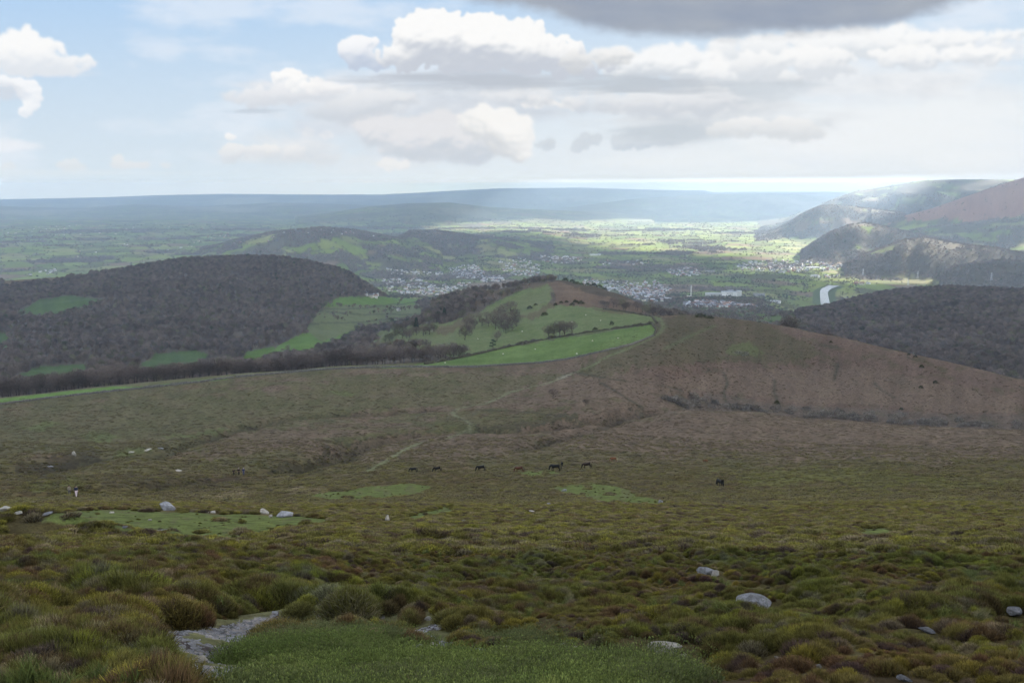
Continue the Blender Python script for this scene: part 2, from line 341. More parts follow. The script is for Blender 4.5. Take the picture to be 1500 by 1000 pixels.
def pick(px, py, rmin=3.0, rmax=60000):
    """where the sight line through a photo point first meets the ground"""
    az, s = unproject(px, py); az = float(az); s = float(s)
    i, f = col_idx(az); zc = ZG[i] * (1 - f) + ZG[i + 1] * f
    j0 = np.searchsorted(RR, rmin); d = zc[j0:] - s * RR[j0:]
    h = np.nonzero((d >= 0) & (RR[j0:] < rmax))[0]
    if len(h) == 0:
        k = j0 + int(np.argmax(np.where(RR[j0:] < rmax, d / RR[j0:], -9)))
        r = RR[k]
    else:
        k = j0 + h[0]
        if h[0] == 0: r = RR[k]
        else:
            d0, d1 = d[h[0] - 1], d[h[0]]; r = RR[k - 1] + (RR[k] - RR[k - 1]) * (-d0) / (d1 - d0)
    return r * sin(az), r * cos(az)
def polyline_world(pts, n=8, rmin=3.0, rmax=60000):
    P = []
    for (a, b) in zip(pts[:-1], pts[1:]):
        for t in np.linspace(0, 1, n, endpoint=False): P.append(pick(a[0] + (b[0] - a[0]) * t, a[1] + (b[1] - a[1]) * t, rmin, rmax))
    P.append(pick(*pts[-1], rmin, rmax)); return np.array(P)
def dist_line(P, pad):
    """distance of every lattice point to a world polyline, big outside its box"""
    D = np.full((NA, NR), 1e6)
    r = np.hypot(P[:, 0], P[:, 1]); a = np.arctan2(P[:, 0], P[:, 1]); pa = pad / max(1.0, r.min()) * 1.2
    i0, i1 = np.searchsorted(AZ, [a.min() - pa, a.max() + pa]); j0, j1 = np.searchsorted(RR, [r.min() - pad * 1.5, r.max() + pad * 1.5])
    X = XG[i0:i1, j0:j1]; Y = YG[i0:i1, j0:j1]; S = D[i0:i1, j0:j1]
    for p, q_ in zip(P[:-1], P[1:]):
        e = q_ - p; L = max(1e-9, float(e @ e))
        t = np.clip(((X - p[0]) * e[0] + (Y - p[1]) * e[1]) / L, 0, 1)
        np.minimum(S, np.hypot(X - p[0] - t * e[0], Y - p[1] - t * e[1]), out=S)
    return D
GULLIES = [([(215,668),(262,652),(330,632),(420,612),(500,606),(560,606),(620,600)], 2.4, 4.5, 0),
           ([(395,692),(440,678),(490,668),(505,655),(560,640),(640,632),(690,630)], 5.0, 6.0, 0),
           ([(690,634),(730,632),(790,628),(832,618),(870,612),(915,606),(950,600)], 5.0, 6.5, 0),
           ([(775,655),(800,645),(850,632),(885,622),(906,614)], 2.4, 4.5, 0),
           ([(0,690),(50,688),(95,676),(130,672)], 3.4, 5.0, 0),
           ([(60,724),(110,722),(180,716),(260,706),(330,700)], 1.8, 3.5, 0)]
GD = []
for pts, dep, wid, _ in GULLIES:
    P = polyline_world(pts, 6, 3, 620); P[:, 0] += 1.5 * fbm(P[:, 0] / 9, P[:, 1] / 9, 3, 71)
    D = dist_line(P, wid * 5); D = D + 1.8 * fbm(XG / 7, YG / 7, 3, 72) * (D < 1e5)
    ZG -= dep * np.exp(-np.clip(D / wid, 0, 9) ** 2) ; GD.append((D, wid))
# ---------------------------------------------------------------- projection of every lattice point
PX, PY = project(XG, YG, ZG)
front = np.isfinite(PX) & (np.abs(AZ)[:, None] < 1.2)
PX = np.where(front, PX, 750.0 + 3000 * np.sign(AZ)[:, None]); PY = np.where(front, PY, 2000.0)
nw = fbm(XG / (0.5 + RG / 30), YG / (0.5 + RG / 30), 4, 80); nw2 = fbm(XG / (0.5 + RG / 30), YG / (0.5 + RG / 30), 4, 84)
nl = fbm(XG / (1 + RG / 11), YG / (1 + RG / 11), 3, 86); nl2 = fbm(XG / (1 + RG / 11), YG / (1 + RG / 11), 3, 88)
nearw = 1 + 1.2 * sstep(400, 200, RG) * sstep(25, 80, RG); nf = fbm(XG / (.08 + RG / 170), YG / (.08 + RG / 170), 3, 90)
WX = PX + (nw * 7 + nl * 14) * nearw + nf * 9; WY = PY + nw2 * 2.4 * nearw + nl2 * 3.0 * nearw + nf * 2.2
def zone(poly, rmin=0, rmax=1e9, warp=1.0):
    p = np.array(poly, float); m = np.zeros((NA, NR), bool)
    bb = (PX > p[:, 0].min() - 12) & (PX < p[:, 0].max() + 12) & (PY > p[:, 1].min() - 8) & (PY < p[:, 1].max() + 8) & (RG >= rmin) & (RG <= rmax)
    m[bb] = inpoly(PX[bb] + (WX - PX)[bb] * warp, PY[bb] + (WY - PY)[bb] * warp, poly); return m
# ---------------------------------------------------------------- land cover (albedo) per lattice point
def A(*c): return np.array(c, float)
ramp = lambda n: np.clip(0.5 + 0.5 * n, 0, 1)
COL = np.empty((NA, NR, 3))
big = fbm(XG / 26, YG / 26, 5, 100); mid = fbm(XG / 7, YG / 7, 4, 104); fine = fbm(XG / (0.6 + RG / 90), YG / (0.6 + RG / 90), 4, 108)
strk = fbm(XG / (4 + RG / 25), YG / (1.2 + RG / 60), 5, 112)
heath = mix(A(.070, .048, .026), A(.082, .074, .022), ramp(1.3 * big + 0.7 * mid))
heath = mix(heath, A(.120, .105, .045), sstep(0.1, 0.9, strk + 0.3 * fine) * 0.6)
bracken = mix(A(.086, .062, .044), A(.120, .088, .062), ramp(1.2 * fine + mid))
moorgr = mix(A(.064, .060, .030), A(.092, .084, .042), ramp(fine + big))
moorgr = mix(moorgr, A(.100, .066, .044), sstep(0.0, 0.6, strk * 0.7 + big * 0.6) * 0.75)
W_ = lambda px, rr: np.interp(PX, px, rr)
# moor: heather near, bracken and rough grass beyond
hb = 0
moor = mix(heath, moorgr, sstep(150, 330, RG + 50 * big))
brk = sstep(-0.15, 0.25, (PY - np.interp(PX, [0, 300, 420, 520, 640, 780, 900, 1050, 1500], [705, 660, 625, 622, 606, 575, 560, 560, 560])) / 30 * 0 + big * 0.55 + mid * 0.3
            + np.interp(PX, [0, 250, 420, 700, 850, 1000, 1500], [-0.35, -0.3, 0.0, 0.12, 0.45, 0.6, 0.6])) * sstep(235, 300, RG + 40 * big)
moor = mix(moor, bracken, brk)
# olive band on the slope facing on the right and along the ridge top
oliv = zone([(880,470),(1000,462),(1110,472),(1180,492),(1230,520),(1150,530),(1040,530),(960,535),(890,560),(850,548),(880,510)], 500, 950, 2.2)
moor = mix(moor, A(.058, .060, .026), oliv * 0.75 * ramp(mid + 0.5 * strk + 0.5))
oliv2 = zone([(0,600),(350,580),(640,545),(830,548),(700,588),(560,600),(300,640),(0,690)], 280, 640, 2)
moor = mix(moor, mix(A(.066, .066, .028), A(.085, .075, .042), ramp(fine + strk)), oliv2 * 0.75)
pat = fbm(XG / 11, YG / 19, 5, 118)
moor = mix(moor, A(.060, .060, .026), sstep(0.1, 0.5, pat) * (RG > 235) * 0.55)
moor = mix(moor, A(.150, .125, .085), sstep(0.45, 0.8, fbm(XG / 2.2, YG / 3.5, 4, 119)) * (RG > 200) * 0.45)
cheq = sstep(0.2, 0.9, fbm(XG / 3.2, YG / 5, 3, 120)) * (RG > 250) * (RG < 900)
moor = mix(moor, A(.040, .040, .020), cheq * 0.35)
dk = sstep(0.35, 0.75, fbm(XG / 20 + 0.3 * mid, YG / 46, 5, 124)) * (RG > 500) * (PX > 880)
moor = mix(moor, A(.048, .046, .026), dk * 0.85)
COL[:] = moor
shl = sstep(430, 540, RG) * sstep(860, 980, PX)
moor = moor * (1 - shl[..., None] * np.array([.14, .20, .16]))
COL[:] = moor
# limits of the open moor
Rm = np.interp(PX, [-250, 0, 300, 500, 620, 700, 790, 860, 930, 965, 1000, 1500], [604, 604, 602, 622, 636, 640, 640, 645, 760, 880, 960, 980])
beyond = (RG > Rm)
# wood floor and the valley
floor = mix(A(.066, .055, .046), A(.084, .070, .056), ramp(fine + mid))
fieldg = mix(A(.062, .110, .026), A(.085, .140, .034), ramp(big))
dull = mix(A(.080, .098, .046), A(.100, .112, .055), ramp(big + mid))
COL = np.where(beyond[..., None], floor, COL)
wood = beyond & (RG < 4200)
def paint(mask, c, amt=1.0, nowood=True):
    global COL, wood
    m = mask.astype(float) * amt
    idx = m > 0
    c_ = c[idx] if np.ndim(c) == 3 else c
    COL[idx] = COL[idx] * (1 - m[idx][:, None]) + c_ * m[idx][:, None]
    if nowood: wood = wood & ~mask
# valley bottom meadows and open land west of the ridge
midland = (RG > 2900) & (RG < 4300)
paint(midland & beyond, mix(A(.055, .075, .032), A(.080, .110, .040), ramp(big)), 1.0)
for p in ([(18,460),(58,438),(100,433),(152,440),(112,456),(52,464)], [(196,548),(232,518),(290,512),(312,520),(290,545),(232,550)], [(5,560),(50,538),(135,532),(120,556),(30,565)],
          [(366,524),(376,513),(394,512),(392,520),(372,527)], [(0,486),(10,492),(8,510),(-20,512)]):
    paint(zone(p, 650, 2900, 0.5), mix(A(.040, .066, .026), A(.056, .086, .032), ramp(big + fine)))
paint(zone([(396,515),(432,492),(500,474),(530,474),(520,490),(500,502),(450,518)], 650, 2900, 0.3), fieldg * 1.0)
paint(zone([(345,536),(364,514),(400,508),(410,520),(380,536)], 650, 2900, 0.3), fieldg * .8)
paint(zone([(540,500),(560,484),(600,478),(640,470),(640,480),(590,500)], 900, 2900, 0.4), dull)
paint(zone([(448,482),(470,455),(500,444),(560,444),(612,446),(618,462),(590,470),(560,478),(520,484),(470,500)], 900, 3400, 0.4), dull)
paint(zone([(452,452),(500,436),(560,434),(620,440),(600,447),(520,446)], 1500, 3800, 0.4), fieldg)
for y in (449, 458, 469):
    dd = np.abs(PY - (y - (PX - 530) * (0.06 if y != 458 else -.05) + 4 * nl + 2.5 * nw)); paint((dd < 1.0) & (PX > 450) & (PX < 615) & (RG > 1300) & (RG < 3600), A(.04, .042, .03), 0.7, False)
paint(zone([(0,405),(60,402),(110,399),(130,404),(70,412),(0,420)], 2000, 2900, 1.2), A(.095, .070, .046))
scrubz = zone([(955,604),(970,585),(1030,578),(1110,588),(1180,592),(1290,600),(1400,604),(1520,608),(1520,640),(950,640)], 478, 720, 1.5)
paint(scrubz, mix(A(.060, .052, .042), A(.090, .078, .062), ramp(mid + fine)), 0.5, False)
paint((RG > 1450) & (RG < 3350) & (PX > 940) & (PX < 1165), mix(A(.060, .085, .032), A(.085, .110, .045), ramp(big)))
# strip of meadow and fields below the tree belt
paint((RG > Rm) & (RG < Rm + 42) & (PX < 700), mix(A(.075, .080, .036), A(.100, .092, .048), ramp(mid + fine)))
paint(zone([(-60,592),(0,584),(90,574),(170,566),(215,566),(240,563),(300,556),(345,551),(330,556),(210,568),(100,579),(0,590),(-60,602)], 560, 690, 0.15), fieldg * 1.2)
lowf = [(560,536),(600,535),(640,528),(700,518),(750,507),(820,496),(900,484),(955,475),(963,480),(955,492),(925,503),(880,514),(835,524),(790,531),(700,535),(640,537),(560,540)]
paint(zone(lowf, 560, 900, 0.15), mix(A(.062, .100, .028), A(.100, .142, .044), ramp(big + strk + mid)))
upf = [(540,512),(560,500),(610,484),(660,470),(700,458),(730,440),(760,425),(800,414),(806,430),(800,446),(860,448),(910,456),(968,466),(958,474),(900,483),(820,495),(750,506),(690,519),(660,524),(640,512),(560,512)]
paint(zone(upf, 640, 1450, 0.35), mix(A(.070, .098, .036), A(.108, .124, .056), ramp(1.4 * mid + big)))
paint(zone([(560,500),(620,482),(700,462),(760,430),(800,416),(806,430),(740,470),(660,500),(600,505)], 800, 1450, 1.2), A(.100, .108, .056), 0.5)
paint(zone([(796,413),(830,407),(880,420),(930,438),(1010,458),(975,466),(930,458),(880,450),(805,446),(806,430)], 820, 1500, 0.8), mix(A(.082, .056, .040), A(.112, .078, .054), ramp(fine + mid)))
paint(zone([(808,408),(850,410),(900,424),(960,442),(1010,458),(960,450),(900,436),(850,424)], 900, 1500, 1.5), A(.040, .036, .026), 0.7)
for p in ([(754,458),(800,440),(806,447),(765,467)], [(700,450),(740,430),(760,421),(800,414),(770,412),(720,424)], [(620,480),(700,462),(708,470),(640,490)], [(868,450),(930,456),(970,466),(900,460)]):
    paint(zone(p, 800, 1450, 1.2), A(.082, .060, .040), 0.7)
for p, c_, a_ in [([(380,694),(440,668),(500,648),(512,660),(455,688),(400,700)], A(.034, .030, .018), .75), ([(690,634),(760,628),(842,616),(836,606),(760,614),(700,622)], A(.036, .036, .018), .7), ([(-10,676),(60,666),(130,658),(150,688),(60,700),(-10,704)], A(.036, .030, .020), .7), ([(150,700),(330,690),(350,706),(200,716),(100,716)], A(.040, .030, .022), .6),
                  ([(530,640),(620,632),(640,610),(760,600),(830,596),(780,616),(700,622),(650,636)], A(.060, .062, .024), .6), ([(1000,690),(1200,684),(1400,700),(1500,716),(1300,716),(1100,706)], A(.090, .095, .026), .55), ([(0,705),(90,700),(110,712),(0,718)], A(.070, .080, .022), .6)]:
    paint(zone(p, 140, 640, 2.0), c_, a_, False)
for p in ([(285,664),(330,640),(440,622),(480,628),(440,650),(360,668)], [(500,660),(560,640),(680,636),(760,644),(720,662),(600,676)], [(860,640),(1000,606),(1180,612),(1500,632),(1500,672),(1300,676),(1100,664),(900,662)], [(760,566),(850,548),(960,556),(1100,540),(1250,536),(1400,560),(1500,585),(1500,606),(1300,596),(1150,584),(1000,574),(860,592)]):
    paint(zone(p, 230, 760, 2.0), bracken, .7, False)
# plain: patchwork of hedged fields
J = np.searchsorted(RR, 2850)
x = XG[:, J:]; y = YG[:, J:]; rg = RG[:, J:] + 0 * x
wx = x + 60 * fbm(x / 700, y / 700, 3, 140); wy = y + 60 * fbm(x / 700, y / 700, 3, 144)
def voronoi(x, y, cw, ch, seed):
    gx = x / cw; gy = y / ch; ix = np.floor(gx).astype(np.int64); iy = np.floor(gy).astype(np.int64)
    f1 = np.full(x.shape, 9.0); f2 = f1.copy(); idd = np.zeros(x.shape, np.int64)
    for a in (-1, 0, 1):
        for b in (-1, 0, 1):
            h = _perm[(_perm[(ix + a + seed) & 1023] + iy + b) & 1023]
            d = np.abs(ix + a + 0.15 + 0.7 * (h / 1024.) - gx) * 0.55 + 0.45 * np.abs(iy + b + 0.15 + 0.7 * (_perm[h] / 1024.) - gy) + 0.45 * np.hypot(ix + a + 0.15 + 0.7 * (h / 1024.) - gx, iy + b + 0.15 + 0.7 * (_perm[h] / 1024.) - gy)
            n = d < f1; f2 = np.where(n, f1, np.minimum(f2, d)); idd = np.where(n, h, idd); f1 = np.where(n, d, f1)
    return idd, (f2 - f1)
ca, sa = cos(0.5), sin(0.5)
sc = 1 + sstep(9000, 22000, rg) * 1.6
cid, ce = voronoi((wx * ca + wy * sa), (-wx * sa + wy * ca), 165.0, 260.0, 0)
pal = np.array([1.08, .98, .95]) * np.array([(.085,.130,.032),(.125,.180,.042),(.160,.205,.055),(.105,.145,.042),(.135,.160,.062),(.090,.115,.040),(.135,.190,.045),(.160,.165,.080),(.145,.115,.078),(.115,.160,.040),(.078,.092,.040),(.180,.205,.078)])
pc = pal[_perm[(cid + 7) & 1023] % len(pal)]
pc = pc * (1 + 0.12 * fbm(x / 60, y / 60, 3, 150))[..., None]
wdn = fbm(wx / 900, wy / 600, 5, 154) + 0.35 * fbm(wx / 220, wy / 220, 3, 158)
hedge = np.exp(-(np.abs(ce) * 200 / (9 + rg / 900)) ** 2)
wcol = mix(A(.070, .062, .044), A(.095, .080, .058), ramp(fbm(x / 40, y / 40, 3, 160)))
pl = mix(pc, wcol, np.clip(hedge, 0, 1) * 0.8)
pw = sstep(0.26, 0.34, wdn) * np.where(rg > 12000, 0.75, 0.95)
pl = mix(pl, wcol, pw)
pl = mix(pl, A(.070, .078, .058), sstep(7000, 22000, rg) * 0.6)  # far fields fade to dull grey-green, distance haze put into their colour
kd = KIND[:, J:]
names = [r[0] for r in RIDGES]
kn = np.array([r[0] for r in RIDGES] + ['none'])[kd]
rn = fbm(x / 260, y / 260, 5, 170)
wl = np.isin(kn, ['wood', 'wood_low'])
pw2 = np.zeros(x.shape)
wm_ = np.where(kn == 'wood', sstep(-0.62, -0.45, rn), np.where(kn == 'wood_low', sstep(-0.05, 0.08, rn + 0.5 * sstep(360, 338, PY[:, J:])), 0))
cr = kn == 'crag'; wm_ = np.where(cr, sstep(-0.28, -0.12, rn), wm_)
ptx = kn == 'plateau'; wm_ = np.where(ptx, sstep(-0.1, 0.05, rn + 0.15), wm_)
fd = kn == 'fields'; wm_ = np.where(fd, sstep(0.05, 0.15, rn), wm_)
fr = kn == 'far'; wm_ = np.where(fr, 0.6 * sstep(-0.5, 0.4, fbm(x / 1400, y / 1400, 4, 172)), wm_)
pl = mix(pl, wcol, wm_)
pl = np.where(fr[..., None], mix(pl, A(.19, .18, .12), 0.75 * sstep(.05, .45, fbm(x / 1500, y / 2600, 5, 174))), pl)  # pale patches paint sunlit strips into the colour of the far ridges
br = kn == 'brown'
pl = np.where((br & (RG[:, J:] < 99999) & (PY[:, J:] < np.interp(PX[:, J:], [1270, 1320, 1400, 1500], [335, 324, 322, 328]) + 5 * rn))[..., None], mix(A(.175, .092, .064), A(.24, .130, .09), ramp(rn + mid[:, J:])), pl)
pl = np.where((cr & (rn < -0.25))[..., None], A(.125, .090, .060), pl)
trans = sstep(2900, 3350, rg + 250 * fbm(x / 300, y / 300, 3, 175))
side = PX[:, J:]
okv = trans * np.where((side < 1180), 1, sstep(2900, 3400, rg))
COL[:, J:] = mix(COL[:, J:], pl, okv)
wood[:, J:] &= ~(okv > 0.5)
plainwood = np.zeros((NA, NR), bool)
plainwood[:, J:] = (((pw > 0.5) & (kd < 0)) | ((wm_ > 0.5) & ~fr & ~(br))) & (okv > 0.5)
hedgeM = np.zeros((NA, NR), bool); hedgeM[:, J:] = (hedge > 0.6) & (okv > 0.5) & ~plainwood[:, J:]
# river
RIV = [(1209,446),(1208,440),(1207,434),(1207,428),(1211,424),(1218,421),(1222,419.5)]
RP = polyline_world(RIV, 4, 2900, 8000); RIVD = dist_line(RP, 160)
rw = 17
plainwood &= ~(RIVD < 60); hedgeM &= ~(RIVD < 60); wood &= ~(RIVD < 60)
paint((RIVD < 45) & (RG > 2900), A(.075, .10, .045))
# near ground: sward, mud, paths
SWARD = [([(330,1010),(345,985),(400,955),(440,942),(520,942),(560,950),(600,960),(640,966),(720,960),(800,956),(850,966),(910,974),(960,972),(985,985),(965,1010),(930,1150),(380,1150)], 0, 30, 1.5),
         ([(60,765),(78,752),(130,748),(250,749),(330,751),(420,756),(500,764),(440,772),(400,784),(330,797),(250,790),(150,772)], 25, 200, 0.6),
         ([(455,724),(520,714),(580,708),(640,712),(600,722),(540,729),(480,730)], 100, 300, 0.6),
         ([(820,712),(870,708),(930,716),(950,728),(1010,738),(1040,748),(960,748),(900,742),(850,728)], 100, 300, 0.8),
         ([(1240,776),(1290,772),(1330,782),(1300,790),(1262,790)], 25, 200, 0.7),
         ([(565,760),(640,742),(660,750),(600,765)], 30, 250, 0.8), ([(740,690),(800,688),(830,694),(770,697)], 150, 330, 0.8),
         
         ([(1400,850),(1420,846),(1440,850),(1420,856)], 10, 120, 2.5)]
sward = np.zeros((NA, NR), bool)
for p, a, b, w in SWARD: sward |= zone(p, a, b, w)
gcol = mix(A(.064, .082, .024), A(.096, .120, .034), ramp(1.3 * fbm(XG / 1.4, YG / 1.4, 4, 180) + 0.7 * fbm(XG / (0.25 + RG / 150), YG / (0.25 + RG / 150), 3, 184)))
gcol = np.where((RG < 40)[..., None], mix(A(.085, .125, .024), A(.155, .180, .044), ramp(1.3 * fbm(XG / .5, YG / .5, 4, 181) + .9 * fbm(XG / 2.2, YG / 2.2, 3, 182))), gcol)
sw_d = fbm(XG / (0.3 + RG / 60), YG / (0.3 + RG / 60), 3, 186)
sward &= (sw_d > -0.62) & ~((RG < 40) & (fbm(XG / .9, YG / 1.1, 4, 187) < -.30 + .55 * sstep(960, 935, PY)))
paint(sward, gcol, 0.9, False)
paint(sward & (sw_d > .35), A(.085, .080, .040), 0.5, False)
for p in ([(20,628),(60,618),(80,622),(50,632)], [(110,640),(150,632),(190,640),(150,650),(120,648)], [(250,640),(330,626),(340,630),(290,640)], [(150,672),(200,656),(250,655),(200,670)], [(496,574),(520,571),(540,576),(520,580)], [(1060,505),(1090,500),(1110,515),(1100,522),(1050,520)]):
    paint(zone(p, 200, 900, 1.2), A(.075, .100, .032), 0.45, False)
for p in ([(265,724),(330,716),(370,720),(330,730)], [(395,722),(430,715),(490,714),(480,720),(430,724)], [(490,752),(530,748),(540,758),(500,762)]):
    paint(zone(p, 30, 300, 1.5), A(.20, .155, .095), 0.7, False)
MUD = [([(192,926),(230,915),(300,922),(390,900),(430,893),(520,892),(600,905),(650,918),(668,938),(650,952),(600,944),(540,936),(470,928),(410,930),(350,955),(330,975),(400,980),(430,1002),(420,1030),(380,1030),(300,990),(262,968),(220,945)], 0, 40, 1.2),
       ([(720,942),(750,938),(758,948),(730,952)], 0, 40, 1)]
mud = np.zeros((NA, NR), bool)
for p, a, b, w in MUD: mud |= zone(p, a, b, w)
mud &= fbm(XG / .8, YG / .8, 4, 190) > -0.34
mud &= ~((PX > 430) & (PY > 940) & (PX < 560))
mud &= ~((PX > 395) & (fbm(XG / .55, YG / .7, 4, 191) < .02))
mcol = mix(A(.050, .042, .040), A(.175, .160, .150), sstep(-0.02, 0.26, fbm(XG / 0.42, YG / 0.55, 5, 192) + 0.42 * sstep(470, 380, PX) - 0.20))
paint(mud, mcol, 1.0, False); sward &= ~mud
pale = np.zeros((NA, NR), bool)
PATHS = []
def path(pts, w, c, amt, rmin, rmax, n=8):
    D = dist_line(polyline_world(pts, n, rmin, rmax), w * 4)
    m = np.exp(-(D / (w * (1 + 0.35 * np.clip(nw, -1, 1)))) ** 2) * amt
    global COL
    COL = COL * (1 - m[..., None]) + c * m[..., None]
    if w > 2.0 or amt > .8: PATHS.append(D < w * .55)
    return D
path([(540,690),(556,680),(575,670),(590,660),(602,654),(618,648)], 1.15, A(.125, .135, .072), 0.85, 150, 500)
path([(655,642),(672,636),(688,630),(689,622),(682,616),(668,610),(663,604),(672,598),(690,594),(712,591),(730,583),(748,574),(772,568),(800,562),(822,554),(838,547)], 1.2, A(.130, .135, .080), 0.75, 200, 640)
path([(820,554),(838,547)], 2.0, A(.20, .19, .15), 0.7, 200, 640)
path([(838,547),(866,536),(890,522),(925,508),(950,498),(966,488),(972,478),(968,468),(955,461)], 2.0, A(.100, .118, .055), 0.75, 400, 960)
path([(972,511),(990,503),(1010,492),(1030,484),(1048,476)], 1.7, A(.080, .105, .045), 0.5, 400, 900)
for p, a, b in (([(1060,545),(1066,560),(1060,575),(1064,590)], 450, 900), ([(1135,556),(1134,575),(1140,590),(1142,600)], 450, 900), ([(1228,530),(1226,542),(1222,556)], 450, 900), ([(1280,560),(1290,570),(1310,582)], 450, 900), ([(840,545),(900,556),(960,562),(1000,572)], 430, 900),
                ([(700,600),(780,604),(840,612)], 300, 600), ([(60,690),(120,676),(200,670)], 200, 500), ([(880,560),(905,575),(930,590),(945,600)], 400, 900)):
    path(p, 1.3, A(.035, .032, .022), 0.75, a, b)
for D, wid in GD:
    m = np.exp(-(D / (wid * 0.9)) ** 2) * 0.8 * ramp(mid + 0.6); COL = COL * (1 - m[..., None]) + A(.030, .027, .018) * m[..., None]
GULLYM = np.minimum.reduce([D for D, w in GD])
heather_ok = ~sward & ~mud & ~beyond
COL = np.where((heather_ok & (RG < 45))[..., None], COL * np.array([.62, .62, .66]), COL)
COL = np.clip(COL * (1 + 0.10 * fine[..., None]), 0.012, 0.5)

def grow(m, ni, nj):
    o = m.copy()
    for s_ in range(1, ni + 1): o[s_:] |= m[:-s_]; o[:-s_] |= m[s_:]
    p = o.copy()
    for s_ in range(1, nj + 1): o[:, s_:] |= p[:, :-s_]; o[:, :-s_] |= p[:, s_:]
    return o
paint(grow((sward | mud) & (RG < 40), 4, 5) & ~sward & ~mud, mix(A(.070, .078, .028), A(.100, .092, .048), ramp(mid + fine)), 1.0, False)
near_bare = grow((sward | mud) & (RG < 40), 3, 4)
heather_ok &= ~near_bare & ~zone([(205,930),(330,925),(420,960),(470,1060),(460,1150),(290,1150),(245,985)], 0, 30, .3)
for P_ in PATHS: heather_ok &= ~P_
# ---------------------------------------------------------------- blender helpers
sc = bpy.context.scene
CO = sc.collection
def tag(o, label=None, cat=None, group=None, kind=None):
    for k, v in (('label', label), ('category', cat), ('group', group), ('kind', kind)):
        if v: o[k] = v
    return o
def mesh_np(name, V, Fq, mats, cols=None, midx=None, smooth=False):
    me = bpy.data.meshes.new(name); V = np.asarray(V, np.float32)
    me.vertices.add(len(V)); me.vertices.foreach_set('co', V.ravel())
    if isinstance(Fq, list): counts = np.concatenate([np.full(len(f), f.shape[1]) for f in Fq]); flat = np.concatenate([f.ravel() for f in Fq])
    else: counts = np.full(len(Fq), Fq.shape[1]); flat = Fq.ravel()
    me.loops.add(len(flat)); me.loops.foreach_set('vertex_index', flat.astype(np.int32))
    me.polygons.add(len(counts)); st = np.concatenate([[0], np.cumsum(counts)[:-1]])
    me.polygons.foreach_set('loop_start', st.astype(np.int32)); me.polygons.foreach_set('loop_total', counts.astype(np.int32))
    if midx is not None: me.polygons.foreach_set('material_index', np.asarray(midx, np.int32))
    me.polygons.foreach_set('use_smooth', np.full(len(counts), smooth))
    for m in (mats if isinstance(mats, (list, tuple)) else [mats]): me.materials.append(m)
    if cols is not None:
        a = me.attributes.new('col', 'FLOAT_COLOR', 'POINT'); c = np.ones((len(V), 4), np.float32); c[:, :3] = cols
        a.data.foreach_set('color', c.ravel())
    me.update(); return me
def link(name, me, parent=None, **kw):
    o = bpy.data.objects.new(name, me); CO.objects.link(o)
    if parent: o.parent = parent
    return tag(o, **kw)
def nmat(name, rough=0.9, spec=0.15):
    m = bpy.data.materials.new(name); m.use_nodes = True; nt = m.node_tree; b = nt.nodes['Principled BSDF']
    b.inputs['Roughness'].default_value = rough; b.inputs['Specular IOR Level'].default_value = spec
    return m, nt, b
def N(nt, t, **kw):
    n = nt.nodes.new(t)
    for k, v in kw.items(): setattr(n, k, v)
    return n
def noise(nt, vec, scale, detail=3, rough=0.55):
    n = N(nt, 'ShaderNodeTexNoise'); n.inputs['Scale'].default_value = scale; n.inputs['Detail'].default_value = detail; n.inputs['Roughness'].default_value = rough
    nt.links.new(vec, n.inputs['Vector']); return n.outputs['Fac']
def vary(nt, col, fac, lo, hi, a=0.3, b=0.7):
    """multiply a colour by lo..hi following fac"""
    r = N(nt, 'ShaderNodeMapRange'); nt.links.new(fac, r.inputs['Value'])
    for k, v in (('From Min', a), ('From Max', b), ('To Min', lo), ('To Max', hi)): r.inputs[k].default_value = v
    s = N(nt, 'ShaderNodeVectorMath', operation='SCALE'); nt.links.new(col, s.inputs[0]); nt.links.new(r.outputs[0], s.inputs['Scale']); return s.outputs[0]
def ramp_mat(name, c1, c2, scale, rough=0.9, spec=0.15, coord='Object', bump=0.0, detail=4, a=0.35, b=0.65, rnd=0.0):
    m, nt, bs = nmat(name, rough, spec)
    tc = N(nt, 'ShaderNodeTexCoord'); f = noise(nt, tc.outputs[coord], scale, detail)
    r = N(nt, 'ShaderNodeValToRGB'); r.color_ramp.elements[0].position = a; r.color_ramp.elements[1].position = b
    r.color_ramp.elements[0].color = (*c1, 1); r.color_ramp.elements[1].color = (*c2, 1); nt.links.new(f, r.inputs[0])
    out = r.outputs[0]
    if rnd:
        oi = N(nt, 'ShaderNodeObjectInfo'); out = vary(nt, out, oi.outputs['Random'], 1 - rnd, 1 + rnd, 0, 1)
    nt.links.new(out, bs.inputs['Base Color'])
    if bump:
        bp = N(nt, 'ShaderNodeBump'); bp.inputs['Strength'].default_value = bump; bp.inputs['Distance'].default_value = 0.05
        nt.links.new(f, bp.inputs['Height']); nt.links.new(bp.outputs[0], bs.inputs['Normal'])
    return m
# ---------------------------------------------------------------- ground
mg, nt, b = nmat('ground_cover', 0.95, 0.05)
at = N(nt, 'ShaderNodeAttribute', attribute_name='col'); geo = N(nt, 'ShaderNodeNewGeometry')
n1 = noise(nt, geo.outputs['Position'], 9.0, 4, 0.65); n2 = noise(nt, geo.outputs['Position'], 0.8, 4, 0.6)
c = vary(nt, at.outputs['Color'], n1, 0.62, 1.38); c = vary(nt, c, n2, 0.62, 1.38)
nt.links.new(c, b.inputs['Base Color'])
bp = N(nt, 'ShaderNodeBump'); bp.inputs['Strength'].default_value = 0.5; bp.inputs['Distance'].default_value = 0.12
nt.links.new(n1, bp.inputs['Height']); nt.links.new(bp.outputs[0], b.inputs['Normal'])
V = np.stack([XG, YG, ZG + EYE], -1).reshape(-1, 3)
ii, jj = np.meshgrid(np.arange(NA - 1), np.arange(NR - 1), indexing='ij')
b0 = ii * NR + jj
Fq = np.stack([b0, b0 + NR, b0 + NR + 1, b0 + 1], -1).reshape(-1, 4)
